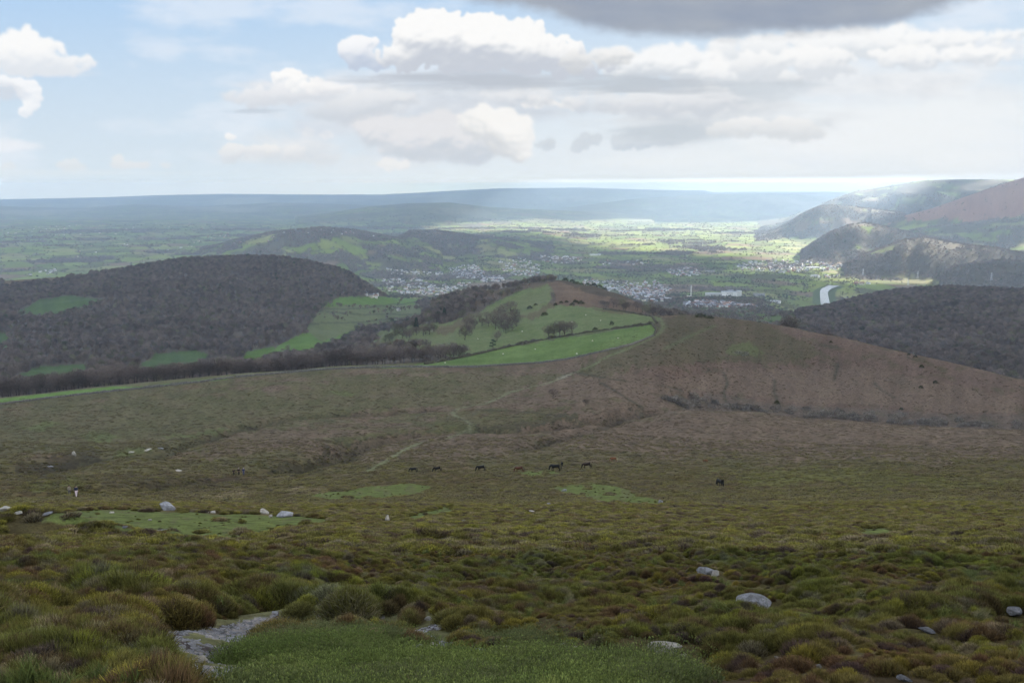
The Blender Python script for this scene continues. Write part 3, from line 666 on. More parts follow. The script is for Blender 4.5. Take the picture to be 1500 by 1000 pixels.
# close the circle behind the viewer is not needed: first and last azimuth coincide
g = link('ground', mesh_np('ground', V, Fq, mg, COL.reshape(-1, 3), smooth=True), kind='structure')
del V, Fq, ii, jj, b0
# ---------------------------------------------------------------- river
mw, nt, b = nmat('river_water', 0.12, 0.8); b.inputs['Base Color'].default_value = (.05, .06, .06, 1)
rp = RP; t = np.gradient(rp, axis=0); t /= np.hypot(t[:, 0], t[:, 1])[:, None] + 1e-9
nrm = np.stack([-t[:, 1], t[:, 0]], -1)
wdt = np.interp(np.linspace(0, 1, len(rp)), [0, .4, .7, 1], [17, 16, 20, 24])[:, None]
Lp = rp + nrm * wdt; Rp = rp - nrm * wdt
zz = max(hgt(Lp[:, 0], Lp[:, 1]).max(), hgt(Rp[:, 0], Rp[:, 1]).max(), hgt(rp[:, 0], rp[:, 1]).max()) + EYE + 0.3
zz = np.maximum.accumulate(np.maximum(hgt(rp[:, 0], rp[:, 1]), np.maximum(hgt(Lp[:, 0], Lp[:, 1]), hgt(Rp[:, 0], Rp[:, 1]))) + EYE + 0.5)
Vv = np.concatenate([np.column_stack([Lp, zz]), np.column_stack([Rp, zz])]); n = len(rp)
k = np.arange(n - 1); link('river', mesh_np('river', Vv, np.stack([k, k + n, k + n + 1, k + 1], -1), mw), kind='structure')
# ---------------------------------------------------------------- camera, sun, sky
cam = bpy.data.cameras.new('camera'); cam.lens = 35.0; cam.sensor_width = 36.0; cam.clip_start = 0.1; cam.clip_end = 400000
camo = bpy.data.objects.new('camera', cam); CO.objects.link(camo); camo.location = (0, 0, EYE)
cam.lens = F_PX / 1500 * 36
camo.rotation_euler = (pi / 2 - PITCH, 0, 0); sc.camera = camo
EXPO = 2.6
SUN_EL, SUN_AZ = radians(24), radians(52)
sd = (sin(SUN_AZ) * cos(SUN_EL), cos(SUN_AZ) * cos(SUN_EL), sin(SUN_EL))
from mathutils import Vector, Matrix, Euler, Quaternion
sun = bpy.data.lights.new('sun', 'SUN'); sun.energy = 5.0; sun.angle = radians(0.53); sun.color = (1.0, 0.93, 0.82)
so = bpy.data.objects.new('sun', sun); CO.objects.link(so); so.rotation_euler = Vector(sd).to_track_quat('Z', 'Y').to_euler(); so.location = (0, 0, 900)
w = bpy.data.worlds.new('World'); sc.world = w; w.use_nodes = True; nt = w.node_tree
bg = nt.nodes['Background']; sk = N(nt, 'ShaderNodeTexSky'); sk.sky_type = 'NISHITA'; sk.sun_disc = False
sk.sun_elevation = SUN_EL; sk.sun_rotation = SUN_AZ; sk.altitude = 450; sk.air_density = 1.0; sk.dust_density = 1.2; sk.ozone_density = 1.0
tcw = N(nt, 'ShaderNodeTexCoord'); cn = noise(nt, tcw.outputs['Generated'], 2.2, 6, 0.6)
cr_ = N(nt, 'ShaderNodeMapRange'); nt.links.new(cn, cr_.inputs['Value']); cr_.inputs['From Min'].default_value = 0.36; cr_.inputs['From Max'].default_value = 0.56
mxw = N(nt, 'ShaderNodeMix', data_type='RGBA'); nt.links.new(cr_.outputs[0], mxw.inputs[0]); nt.links.new(sk.outputs[0], mxw.inputs[6]); mxw.inputs[7].default_value = (1.62, 1.60, 1.56, 1)
nt.links.new(mxw.outputs[2], bg.inputs['Color']); bg.inputs['Strength'].default_value = 0.15
sc.view_settings.view_transform = 'Standard'; sc.view_settings.look = 'None'; sc.view_settings.gamma = 1; sc.view_settings.exposure = EXPO
# sky backdrop: clouds on a dome far outside the haze
def sky_dome():
    xs, ys, C = sky_colors(-420, 1920, -250, 330, 1.6)
    gx, gy = np.meshgrid(xs, ys); az, s = unproject(gx, gy); el = np.arctan(s); R = 110000.0
    V = np.stack([R * np.cos(el) * np.sin(az), R * np.cos(el) * np.cos(az), R * np.sin(el) + EYE], -1).reshape(-1, 3)
    n, m = C.shape[:2]; i, j = np.meshgrid(np.arange(n - 1), np.arange(m - 1), indexing='ij'); b0 = i * m + j
    Fq = np.stack([b0, b0 + m, b0 + m + 1, b0 + 1], -1).reshape(-1, 4)
    ms = bpy.data.materials.new('sky_and_clouds'); ms.use_nodes = True; nt = ms.node_tree; nt.nodes.clear()
    at = N(nt, 'ShaderNodeAttribute', attribute_name='col'); em = N(nt, 'ShaderNodeEmission'); em.inputs['Strength'].default_value = 2.0 ** (-EXPO)
    tr = N(nt, 'ShaderNodeBsdfTransparent'); mx = N(nt, 'ShaderNodeMixShader'); o = N(nt, 'ShaderNodeOutputMaterial')
    aa = N(nt, 'ShaderNodeAttribute', attribute_name='col')
    nt.links.new(at.outputs['Color'], em.inputs['Color']); nt.links.new(aa.outputs['Alpha'], mx.inputs[0])
    nt.links.new(tr.outputs[0], mx.inputs[1]); nt.links.new(em.outputs[0], mx.inputs[2]); nt.links.new(mx.outputs[0], o.inputs['Surface'])
    me = mesh_np('sky', V, Fq, ms, C.reshape(-1, 3), smooth=True)
    al = (sstep(-420, -250, gx) * sstep(1920, 1750, gx) * sstep(-250, -150, gy)).ravel()
    c = np.ones((len(V), 4), np.float32); c[:, :3] = C.reshape(-1, 3); c[:, 3] = al
    me.attributes['col'].data.foreach_set('color', c.ravel())
    ms.cycles.emission_sampling = 'NONE'
    link('sky', me, kind='structure')
sky_dome()
# ---------------------------------------------------------------- added cloud deck out of view, gaps cut where the ground is lit
LIT = [[(520,323),(600,319),(700,317),(800,312),(1000,308),(1180,304),(1240,330),(1235,372),(1250,384),(1130,388),(1080,386),(1000,391),(930,386),(850,380),(770,370),(690,352),(600,337)],
       [(935,394),(1000,384),(1240,380),(1240,398),(1110,402),(1000,408),(940,408)],
       [(1030,426),(1080,408),(1200,400),(1330,404),(1420,412),(1520,416),(1520,440),(1400,440),(1230,432),(1060,430)],
       [(-60,320),(60,319),(110,323),(40,329),(-60,331)],
       [(1240,312),(1420,296),(1560,300),(1560,372),(1400,360),(1300,342)], [(1290,395),(1420,384),(1560,380),(1560,400),(1400,402)]]
def shade_cloud_deck():
    A_, st = 9000.0, 130.0
    shift = (A_ + 450) / tan(SUN_EL); sx, sy = shift * sin(SUN_AZ), shift * cos(SUN_AZ)
    gx = np.arange(-19000, 22000, st); gy = np.arange(-9000, 32500, st); X, Y = np.meshgrid(gx, gy)   # ground points under shade
    r = np.hypot(X, Y)
    z = np.where(r < 4200, hgt(X, Y), -450.0)
    wx = X + 420 * fbm(X / 1500, Y / 1500, 4, 201) * sstep(1000, 6000, r); wy = Y + 420 * fbm(X / 1500, Y / 1500, 4, 205) * sstep(1000, 6000, r)
    px, py = project(wx, wy, np.where(r < 9000, z, z + 80))
    px = np.where(np.isfinite(px), px, -9e3); py = np.where(np.isfinite(py), py, 9e3)
    lit = np.zeros(X.shape, bool)
    for p in LIT: lit |= inpoly(px, py, p)
    lit &= (r > 3300) & (r < 13500 + 2500 * fbm(X / 2500, Y / 2500, 3, 209))
    # broken light further off
    nz = fbm(X / 1300, Y / 1300, 5, 210)
    fz = fbm(X / 420, Y / 420, 3, 212); lit |= (r > 11000) & (fz > 0.68 - 0.40 * sstep(11000, 17000, r) + 0.5 * sstep(1000, 7000, X))
    lit &= ~((nz < -0.62) & (r > 5000))
    edge = np.minimum(sstep(-19000, -15000, X + 2500 * nz), sstep(22000, 18000, X + 2500 * nz)) * np.minimum(sstep(-9000, -6500, Y), sstep(34500, 32000, Y + 2500 * nz))
    cov = (~lit) & (edge > 0.5)
    th = blur(cov.astype(float), 3)
    top = A_ + 260 + 420 * th + 130 * fbm(X / 500, Y / 500, 4, 215); bot = A_ - 20 - 90 * fbm(X / 700, Y / 700, 4, 219) * th
    n, m = X.shape; i, j = np.meshgrid(np.arange(n - 1), np.arange(m - 1), indexing='ij')
    fm = cov[:-1, :-1] & cov[1:, :-1] & cov[:-1, 1:] & cov[1:, 1:]
    b0 = (i * m + j)[fm]; q1 = np.stack([b0, b0 + 1, b0 + m + 1, b0 + m], -1)
    NV = n * m; q2 = q1[:, ::-1] + NV
    # side walls
    e = np.concatenate([q1[:, [0, 1]], q1[:, [1, 2]], q1[:, [2, 3]], q1[:, [3, 0]]]); key = np.sort(e, 1); kk = key[:, 0] * (NV + 1) + key[:, 1]
    u, idx, cnt = np.unique(kk, return_index=True, return_counts=True); eb = e[idx[cnt == 1]]
    q3 = np.stack([eb[:, 1], eb[:, 0], eb[:, 0] + NV, eb[:, 1] + NV], -1)
    V = np.concatenate([np.stack([X + sx, Y + sy, top + EYE * 0], -1).reshape(-1, 3), np.stack([X + sx, Y + sy, bot], -1).reshape(-1, 3)])
    Fa = np.concatenate([q1, q2, q3]); used = np.unique(Fa); mp = np.zeros(len(V), np.int64); mp[used] = np.arange(len(used))
    mc, nt, b = nmat('cloud_white', 1.0, 0.0); b.inputs['Base Color'].default_value = (.9, .9, .9, 1)
    link('shade_cloud_deck', mesh_np('shade_cloud_deck', V[used], mp[Fa], mc, smooth=True), label='added unseen cloud deck, shaped to shade the moor and let sun onto the plain', kind='stuff')
shade_cloud_deck()
# ---------------------------------------------------------------- haze
HZ = 4.8e-5
def haze():
    bpy_v = [(-34000, -3000, -250), (34000, -3000, -250), (34000, 29500, -250), (-34000, 29500, -250)]
    top = EYE + 70
    V = np.array([(x, y, -420) for x, y, _ in bpy_v] + [(x, y, top) for x, y, _ in bpy_v], float)
    Fq = np.array([(3, 2, 1, 0), (4, 5, 6, 7), (0, 1, 5, 4), (1, 2, 6, 5), (2, 3, 7, 6), (3, 0, 4, 7)])
    m = bpy.data.materials.new('haze'); m.use_nodes = True; nt = m.node_tree; nt.nodes.clear()
    v = N(nt, 'ShaderNodeVolumePrincipled'); v.inputs['Color'].default_value = (.57, .74, .97, 1); v.inputs['Density'].default_value = HZ; v.inputs['Anisotropy'].default_value = 0.15
    o = N(nt, 'ShaderNodeOutputMaterial'); nt.links.new(v.outputs[0], o.inputs['Volume'])
    link('haze', mesh_np('haze', V, Fq, m), kind='stuff', label='pale blue haze filling the valley air')
haze()
c_ = sc.cycles
sc.cycles.use_light_tree = False
c_.use_denoising = True
try: c_.denoiser = 'OPENIMAGEDENOISE'
except Exception: pass
c_.use_adaptive_sampling = True; c_.adaptive_threshold = 0.02
c_.max_bounces = 5; c_.diffuse_bounces = 3; c_.glossy_bounces = 2; c_.transmission_bounces = 2; c_.volume_bounces = 1; c_.transparent_max_bounces = 12
c_.sample_clamp_indirect = 6.0
tick('build')
ROCKS = [ # px, py base, width px, kind, seed, flat, elong, label
 (972,955,50,'p',1,.45,1.5,'large pale cream slab of rock at the front edge of the turf'), (867,964,20,'g',2,.85,1.0,'squat grey block of stone on the turf left of the cream slab'),
 (824,948,16,'g',3,.4,1.3,'flat broken grey stone left of the squat block'), (838,950,14,'p',4,.35,1.4,'pale flat stone touching the broken grey one'),
 (1102,894,42,'l',5,.75,1.35,'big grey boulder with a pale rounded end in the heather'), (1034,838,24,'l',6,.6,1.5,'mottled rock split with a white right end above the cushion'), (1048,842,12,'p',41,.7,1.2,'white end piece beside the split mottled rock'),
 (1086,910,10,'p',7,.7,.9,'small pinkish white stone below the big grey boulder'), (1357,926,18,'g',8,.5,1.4,'low grey rock half sunk in dark heather on the right'), (1485,902,14,'l',9,.9,1.0,'bluish white rock at the far right in the heather'),
 (1325,997,16,'g',10,.5,1.3,'grey rock at the very bottom right'), (1140,965,13,'p',11,.4,1.4,'small pale flat stone on the turf right of the cream slab'), (1200,979,8,'p',12,.8,1,'little white stone in the grass at lower right'), (1002,960,8,'p',13,.5,1.2,'small white stone just right of the cream slab'),
 (272,1000,44,'g',14,.6,1.3,'smooth grey boulder cut off by the bottom edge on the left'), (295,970,22,'p',15,.45,1.3,'pale worn stone lying in the muddy path'),
 (631,940,14,'l',16,.8,1.1,'rounded greyish stone on top of the dark earth'), (634,950,13,'p',17,.8,.9,'pale egg-shaped stone leaning below the rounded grey one'), (612,950,30,'g',18,.3,1.6,'low dark slab of stone under the two leaning stones'),
 (476,906,14,'p',19,.4,1.4,'pale flat stone at the upper edge of the mud'), (530,934,13,'p',20,.5,1.4,'yellowish white stone on the edge of the turf'), (522,929,7,'p',21,.5,1.2,'small yellowish chip beside the yellowish white stone'),
 (700,941,9,'p',22,.8,1,'small white angular stone right of the two leaning stones'), (702,957,16,'l',23,.6,1.3,'pale grey stone on the turf below the angular one'), (690,957,10,'g',24,.6,1.2,'darker grey stone left of the pale grey one'), (743,952,8,'p',25,1.1,.8,'upright white stone on the turf at centre right'),
 (485,944,7,'p',42,.4,1.3,'left of two tiny white stones in the turf'), (499,944,6,'p',43,.4,1.2,'right of two tiny white stones in the turf'), (628,907,10,'p',44,.5,1.3,'pale stone at the far edge of the eroded ground'),
 (246,747,20,'l',26,.85,1.2,'large pale boulder at the back of the green sward'), (386,752,13,'p',27,.7,1.3,'pointed white boulder at the back right of the sward'), (396,757,6,'p',28,.9,.8,'small white stone right of the pointed boulder'), (416,757,19,'l',29,.7,1.3,'broad grey and white boulder right of the pointed one'),
 (311,751,9,'p',30,.5,1.4,'small white rock midway along the back of the sward'), (10,751,16,'p',31,.8,1.2,'white rock behind the heather at the far left'), (28,752,8,'p',32,.5,1.2,'small white rock right of the one at the far left'), (72,753,12,'g',33,.4,1.4,'bluish grey flat rock at the left tip of the sward'), (163,751,6,'p',34,.5,1.2,'tiny white rock on the back left of the sward'),
 (220,762,5,'p',45,.5,1.2,'tiny pale stone on the upper part of the sward'), (236,777,14,'g',46,.25,1.8,'thin flat grey stone set in the middle of the sward'), (183,773,7,'g',47,.7,1,'bluish stone on the near edge of the sward by the heather'),
 (567,762,8,'p',35,1.2,.8,'upright white stone in the heather right of the straw grass'), (680,766,9,'g',36,.6,1.2,'grey stone in the middle of the far heather'), (779,749,8,'p',37,.4,1.4,'flat white stone on the moor at centre'), (968,737,8,'g',38,.7,1.1,'bluish grey stone beside the green patch right of centre'), (826,719,6,'g',39,.6,1.1,'small grey stone at the left tip of the green patch'), (1108,791,6,'p',40,.8,1,'tiny white stone far up the right-hand heather'), (805,739,6,'g',48,.6,1.1,'tiny grey stone between the flat white stone and the green patch'),
 (192,663,8,'p',50,.5,1.6,'pale streambed rock in the gully far left'), (215,660,11,'p',51,.35,2.0,'long pale rock beside the stream in the gully'), (235,657,7,'g',52,.4,1.5,'bluish rock right of the long one in the gully'), (262,690,7,'p',53,.5,1.3,'pale rock in the second gully'), (108,667,7,'p',54,1.2,.7,'narrow pale rock on the far left gully side'), (73,684,7,'g',55,.5,1.4,'bluish rock low in the far left gully')]
# ---------------------------------------------------------------- scattering (ground cover and far woods only)
DA = np.gradient(AZ); DR = np.gradient(RR); AREA = (DA[:, None] * DR[None, :] * RG)
VIEW = (PX > np.where(RG < 150, -330, -60)) & (PX < np.where(RG < 150, 1830, 1560)) & (PY < 1060) & (RG > 2.5)
def sample(mask, n, weight=None, seed=1):
    R = np.random.default_rng(seed); idx = np.flatnonzero(mask.ravel()); w = AREA.ravel()[idx]
    if weight is not None: w = w * weight.ravel()[idx]
    if not len(idx): return np.zeros((0, 3)), idx
    c = np.cumsum(w); k = idx[np.searchsorted(c, R.uniform(0, c[-1], int(n)))]
    i, j = k // NR, k % NR
    a = AZ[i] + (R.uniform(-.5, .5, len(k))) * DA[i]; r = RR[j] + R.uniform(-.5, .5, len(k)) * DR[j]
    x, y = r * np.sin(a), r * np.cos(a)
    return np.stack([x, y, hgt(x, y) + EYE], -1), k
def tuft(n, rad, h, w, ln, seed, up=0.5, flat=1.0, curve=0.3):
    """a mound of blades: ribbons of two pieces that fan outwards; col = (how far along, random, 0)"""
    R = np.random.default_rng(seed); th = R.uniform(0, 2 * pi, n); u = R.uniform(0, 1, n) ** 0.6
    px_, py_ = rad * u * np.cos(th), rad * u * np.sin(th)
    top = h * np.sqrt(np.clip(1 - (u * 0.93) ** 2, 0.05, 1)) * R.uniform(0.75, 1.12, n)
    d = np.stack([np.cos(th) * u * flat, np.sin(th) * u * flat, np.full(n, up)], -1) + R.normal(0, 0.28, (n, 3)); d /= np.linalg.norm(d, axis=1)[:, None]
    L = ln * R.uniform(0.6, 1.3, n)
    tip = np.stack([px_, py_, top], -1); base = tip - d * L[:, None]; md = (tip + base) / 2 + np.array([0, 0, 1.0]) * (L * curve * 0.25)[:, None]
    s = np.cross(d, R.normal(0, 1, (n, 3))); s /= np.linalg.norm(s, axis=1)[:, None] + 1e-9; s *= (w * R.uniform(0.6, 1.4, n) / 2)[:, None]
    V = np.stack([base - s, base + s, md - s * .9, md + s * .9, tip - s * .25, tip + s * .25], 1).reshape(-1, 3)
    b = np.arange(n)[:, None] * 6; Fq = np.concatenate([b + np.array([[0, 1, 3, 2]]), b + np.array([[2, 3, 5, 4]])])
    rr = R.uniform(0, 1, n); c = np.zeros((n, 6, 3)); c[:, 2:4, 0] = .5; c[:, 4:, 0] = 1; c[:, :, 1] = rr[:, None]
    return V, Fq, c.reshape(-1, 3)
def blade_mat(name, dark, rnd=0.35, tipgain=1.25, trans=0.25):
    """colour from the instance ('tint'), browner woody bases, darkened further in heather for the shade in its gaps, each blade a little different"""
    m, nt, b = nmat(name, 0.85, 0.12)
    a = N(nt, 'ShaderNodeAttribute', attribute_name='tint'); a.attribute_type = 'INSTANCER'
    v = N(nt, 'ShaderNodeAttribute', attribute_name='col'); s = N(nt, 'ShaderNodeSeparateColor'); nt.links.new(v.outputs['Color'], s.inputs[0])
    mx = N(nt, 'ShaderNodeMix', data_type='RGBA'); mx.inputs[6].default_value = (*dark, 1)
    nt.links.new(s.outputs[0], mx.inputs[0]); c = vary(nt, a.outputs['Color'], s.outputs[1], (1 - rnd) * tipgain, (1 + rnd) * tipgain, 0, 1)
    nt.links.new(c, mx.inputs[7]); nt.links.new(mx.outputs[2], b.inputs['Base Color']); return m
def proto_coll(name, meshes):
    c = bpy.data.collections.new(name)
    for i, me in enumerate(meshes):
        o = bpy.data.objects.new('%s_kind' % name, me); c.objects.link(o)
    return c
_ngs = {}
def inst_group(coll):
    ng = bpy.data.node_groups.new('scatter_' + coll.name, 'GeometryNodeTree')
    ng.interface.new_socket('Geometry', in_out='INPUT', socket_type='NodeSocketGeometry'); ng.interface.new_socket('Geometry', in_out='OUTPUT', socket_type='NodeSocketGeometry')
    gi = ng.nodes.new('NodeGroupInput'); go = ng.nodes.new('NodeGroupOutput')
    ip = ng.nodes.new('GeometryNodeInstanceOnPoints'); ci = ng.nodes.new('GeometryNodeCollectionInfo')
    ci.inputs['Collection'].default_value = coll; ci.inputs['Separate Children'].default_value = True; ci.inputs['Reset Children'].default_value = True
    def attr(nm, ty):
        a = ng.nodes.new('GeometryNodeInputNamedAttribute'); a.data_type = ty; a.inputs['Name'].default_value = nm; return a.outputs['Attribute']
    ng.links.new(gi.outputs[0], ip.inputs['Points']); ng.links.new(ci.outputs[0], ip.inputs['Instance']); ip.inputs['Pick Instance'].default_value = True
    ng.links.new(attr('idx', 'INT'), ip.inputs['Instance Index']); ng.links.new(attr('rot', 'FLOAT_VECTOR'), ip.inputs['Rotation']); ng.links.new(attr('scl', 'FLOAT_VECTOR'), ip.inputs['Scale'])
    ng.links.new(ip.outputs[0], go.inputs[0]); return ng
def scatter(name, P, coll, tint, scl, label=None, tilt=0.12, seed=0, kind='stuff'):
    R = np.random.default_rng(seed + 77); n = len(P)
    if n == 0: return
    me = bpy.data.meshes.new(name); me.vertices.add(n); me.vertices.foreach_set('co', np.asarray(P, np.float32).ravel())
    def at(nm, ty, arr, f):
        a = me.attributes.new(nm, ty, 'POINT'); a.data.foreach_set(f, np.asarray(arr).ravel())
    at('idx', 'INT', R.integers(0, len(coll.objects), n).astype(np.int32), 'value')
    at('rot', 'FLOAT_VECTOR', np.stack([R.normal(0, tilt, n), R.normal(0, tilt, n), R.uniform(0, 2 * pi, n)], -1).astype(np.float32), 'vector')
    scl = np.asarray(scl, float); scl = np.repeat(scl[:, None], 3, 1) if scl.ndim == 1 else scl
    at('scl', 'FLOAT_VECTOR', scl.astype(np.float32), 'vector')
    t = np.ones((n, 4), np.float32); t[:, :3] = np.clip(tint, 0.004, 1); at('tint', 'FLOAT_COLOR', t, 'color')
    o = link(name, me, kind=kind, label=label)
    md = o.modifiers.new('scatter', 'NODES'); md.node_group = inst_group(coll); print('SCATTER', name, n); return o
def tints(k, seed, pal, wts, keep=0.5, jit=0.18):
    """ground colour mixed with a few plant colours"""
    R = np.random.default_rng(seed); base = COL.reshape(-1, 3)[k]; p = np.array(pal)[R.choice(len(pal), len(k), p=wts)]
    return (base * keep + p * (1 - keep)) * R.uniform(1 - jit, 1 + jit, (len(k), 1))
OL, BR, PU, MO, GY, SG = (.150, .140, .030), (.125, .080, .034), (.080, .055, .045), (.230, .215, .028), (.165, .140, .085), (.25, .20, .11)
mb = blade_mat('heather_stems', (.016, .012, .009), .45, 1.42); mgr = blade_mat('grass_blades', (.060, .080, .024), 0.35, 1.35)  # near-black heather bases put the shade between tufts into the stem colour
mbf = blade_mat('tussock_blades', (.052, .044, .028), .3)
def P3(args, mat, smooth=False):
    out = []
    for i, a in enumerate(args):
        V, Fq, c = tuft(*a); out.append(mesh_np('tuft', V, Fq, mat, c))
    return out
heath_near = proto_coll('heather_near', P3([(1300, .34, .34, .0055, .17, 1, 1.0), (1200, .30, .30, .006, .15, 2, 1.2), (1500, .42, .33, .006, .17, 3, 1.0), (900, .26, .42, .005, .24, 4, 1.5), (1300, .38, .27, .006, .14, 5, 1.0)], mb))
heath_mid = proto_coll('heather_mid', P3([(420, .42, .30, .016, .20, 11, .9), (420, .50, .26, .017, .18, 12, .9), (360, .38, .36, .014, .24, 13, 1.2)], mb))
heath_far = proto_coll('heather_far', P3([(120, .75, .34, .07, .32, 21), (110, .9, .28, .08, .3, 22, .4), (110, .65, .42, .06, .36, 23)], mbf))
grass_p = proto_coll('grass_near', P3([(900, .28, .008, .0045, .014, 31, .9, .8), (850, .26, .012, .0045, .018, 32, .9, .9), (800, .30, .006, .005, .012, 33, .8, .8)], mgr))
tall_p = proto_coll('grass_tall', P3([(150, .16, .34, .006, .36, 41, 1.5, .8, .5), (130, .2, .28, .006, .3, 42, 1.2, 1.0, .5)], mgr))
ho = heather_ok & VIEW & ~sward & ~mud
clump = fbm(XG / 1.3, YG / 1.3, 3, 300); clump2 = fbm(XG / 3.4, YG / 3.4, 3, 304)
pn = 1.0 / np.maximum(RG, 4) ** 1.55
# heather, by distance
def clear_rocks(P, k, grow_=1.0):
    x, y = P[:, 0], P[:, 1]; keep = np.ones(len(P), bool)
    for (px, py, wpx, *_r) in ROCKS:
        rx, ry = pick(px, py, 4, 900); d = math.hypot(rx, ry); w_ = wpx * d / F_PX / 2; ux, uy = rx / d, ry / d
        t = (x - rx) * -ux + (y - ry) * -uy; s_ = np.abs((x - rx) * uy - (y - ry) * ux); g_ = min(.26, .10 + w_ * 1.4) if d < 30 else .35; keep &= ~((t > -w_ - g_ * .6) & (t < w_ + g_ + .05 * d) & (s_ < w_ + g_))
    return P[keep], k[keep]
P, k = sample(ho & (RG < 34) & (clump > -0.75), 27000, np.ones_like(RG) / np.maximum(RG, 7) ** 0.7 + 0 * XG, 1); P, k = clear_rocks(P, k)
cl = clump.ravel()[k]; cl2 = clump2.ravel()[k]; lft = sstep(620, 350, PX.ravel()[k])
s = np.clip(0.66 + 0.62 * cl + 0.34 * cl2, 0.22, 1.5) * (0.68 + 0.42 * lft) * (1 - .25 * sstep(11, 7, np.hypot(P[:, 0], P[:, 1]))); P[:, 2] -= 0.04
tn = tints(k, 5, [OL, BR, PU, MO, GY, SG], [.56, .17, .09, .06, .08, .04], 0.3)
tn = tn * (0.9 + 0.25 * cl2[:, None] * np.array([-1, .2, -.6])) 
scatter('heather', P, heath_near, tn, s, 'rough olive brown heather covering the near slope', 0.16, 1)
P, k = sample(ho & (RG >= 30) & (RG < 110), 52000, 1 / RG ** 0.9 + 0 * XG, 2); P, k = clear_rocks(P, k)
cl = clump.ravel()[k]; cl2 = clump2.ravel()[k]
s = np.clip(0.95 + 0.5 * cl + 0.3 * cl2, 0.35, 1.6); P[:, 2] -= 0.05
scatter('heather', P, heath_mid, tints(k, 6, [OL, BR, PU, MO, GY, SG], [.54, .09, .12, .07, .13, .05], 0.35, 0.3), np.stack([s * 1.1, s * 1.1, s * .9], -1), 'dark olive and brown heather across the middle slope', 0.1, 2)
P, k = sample(ho & (RG >= 100) & (RG < 330), 26000, 1 / RG ** 1.2 + 0 * XG, 3); P, k = clear_rocks(P, k)
s = np.clip(0.8 + 0.5 * mid.ravel()[k] + 0.3 * clump2.ravel()[k], 0.3, 1.5); P[:, 2] -= 0.08
scatter('moorland_tussocks', P, heath_far, tints(k, 7, [OL, BR, PU, MO, GY], [.50, .13, .12, .08, .17], 0.62, 0.22), np.stack([s * 1.4, s * 1.4, s * .75], -1), 'low tussocks of rough grass and heather on the open moor', 0.08, 3)
P, k = sample(ho & (RG >= 300) & (RG < 980), 30000, 1 / RG ** 1.0 + 0 * XG, 4)
s = np.clip(0.75 + 0.5 * mid.ravel()[k], 0.3, 1.4); P[:, 2] -= 0.12
scatter('bracken', P, heath_far, tints(k, 8, [(.11, .08, .055), OL, BR, (.13, .095, .065)], [.4, .2, .1, .3], 0.82, 0.18), np.stack([s * 2.0, s * 2.0, s * .7], -1), 'rust brown dead bracken on the far side of the moor', 0.06, 4)
P, k = sample(sward & VIEW & (RG > 25) & (RG < 300), 420, 1 / RG ** 1.2 + 0 * XG, 12); P, k = clear_rocks(P, k); P[:, 2] -= .05
scatter('moorland_tussocks', P, heath_mid, tints(k, 13, [OL, GY, BR], [.5, .3, .2], .6), np.random.default_rng(8).uniform(.12, .5, len(k)) ** 1.3 * (1 + RG[0][k % NR] / 200), 'small tufts dotted over the grazed green patches', .1, 13)
# grass on the swards
P, k = sample(((sward & ~grow(mud, 2, 3)) | (near_bare & ~grow(mud, 3, 4))) & VIEW & (RG < 36), 9000, 1 / np.maximum(RG, 6) + 0 * XG, 9); P, k = clear_rocks(P, k)
scatter('grass', P, grass_p, COL.reshape(-1, 3)[k] * np.random.default_rng(3).uniform(.75, 1.3, (len(k), 1)), np.random.default_rng(4).uniform(.7, 1.3, len(k)), 'short green turf grazed between the heather', 0.2, 9)
P, k = sample((ho | (sward & (fbm(XG / .8, YG / .8, 2, 311) > .25))) & VIEW & (RG < 45) & (fbm(XG / 2.5, YG / 2.5, 3, 310) > 0.15), 1500, 1 / np.maximum(RG, 6) + 0 * XG, 10); P, k = clear_rocks(P, k)
scatter('long_grass', P, tall_p, tints(k, 11, [(.12, .13, .035), (.17, .15, .08), (.08, .10, .025)], [.5, .25, .25], 0.1, 0.25), np.random.default_rng(5).uniform(.3, .8, len(k)), 'wiry pale green grass growing through the heather', 0.2, 10)
# ---------------------------------------------------------------- trees
def tube(P, r, n=6):
    """tapered tube through points P with radii r"""
    P = np.asarray(P, float); T = np.gradient(P, axis=0); T /= np.linalg.norm(T, axis=1)[:, None] + 1e-9
    up = np.where(np.abs(T[:, 2:3]) > 0.9, np.array([[1., 0, 0]]), np.array([[0, 0, 1.]])); a = np.cross(T, up); a /= np.linalg.norm(a, axis=1)[:, None]; b = np.cross(T, a)
    th = np.arange(n) * 2 * pi / n
    V = (P[:, None] + np.asarray(r)[:, None, None] * (np.cos(th)[None, :, None] * a[:, None] + np.sin(th)[None, :, None] * b[:, None])).reshape(-1, 3)
    i, j = np.meshgrid(np.arange(len(P) - 1), np.arange(n), indexing='ij'); j2 = (j + 1) % n
    return V, np.stack([i * n + j, i * n + j2, (i + 1) * n + j2, (i + 1) * n + j], -1).reshape(-1, 4)
def join(parts):
    V = []; Fq = []; o = 0
    for v, f in parts: V.append(v); Fq.append(f + o); o += len(v)
    return np.concatenate(V), np.concatenate(Fq)
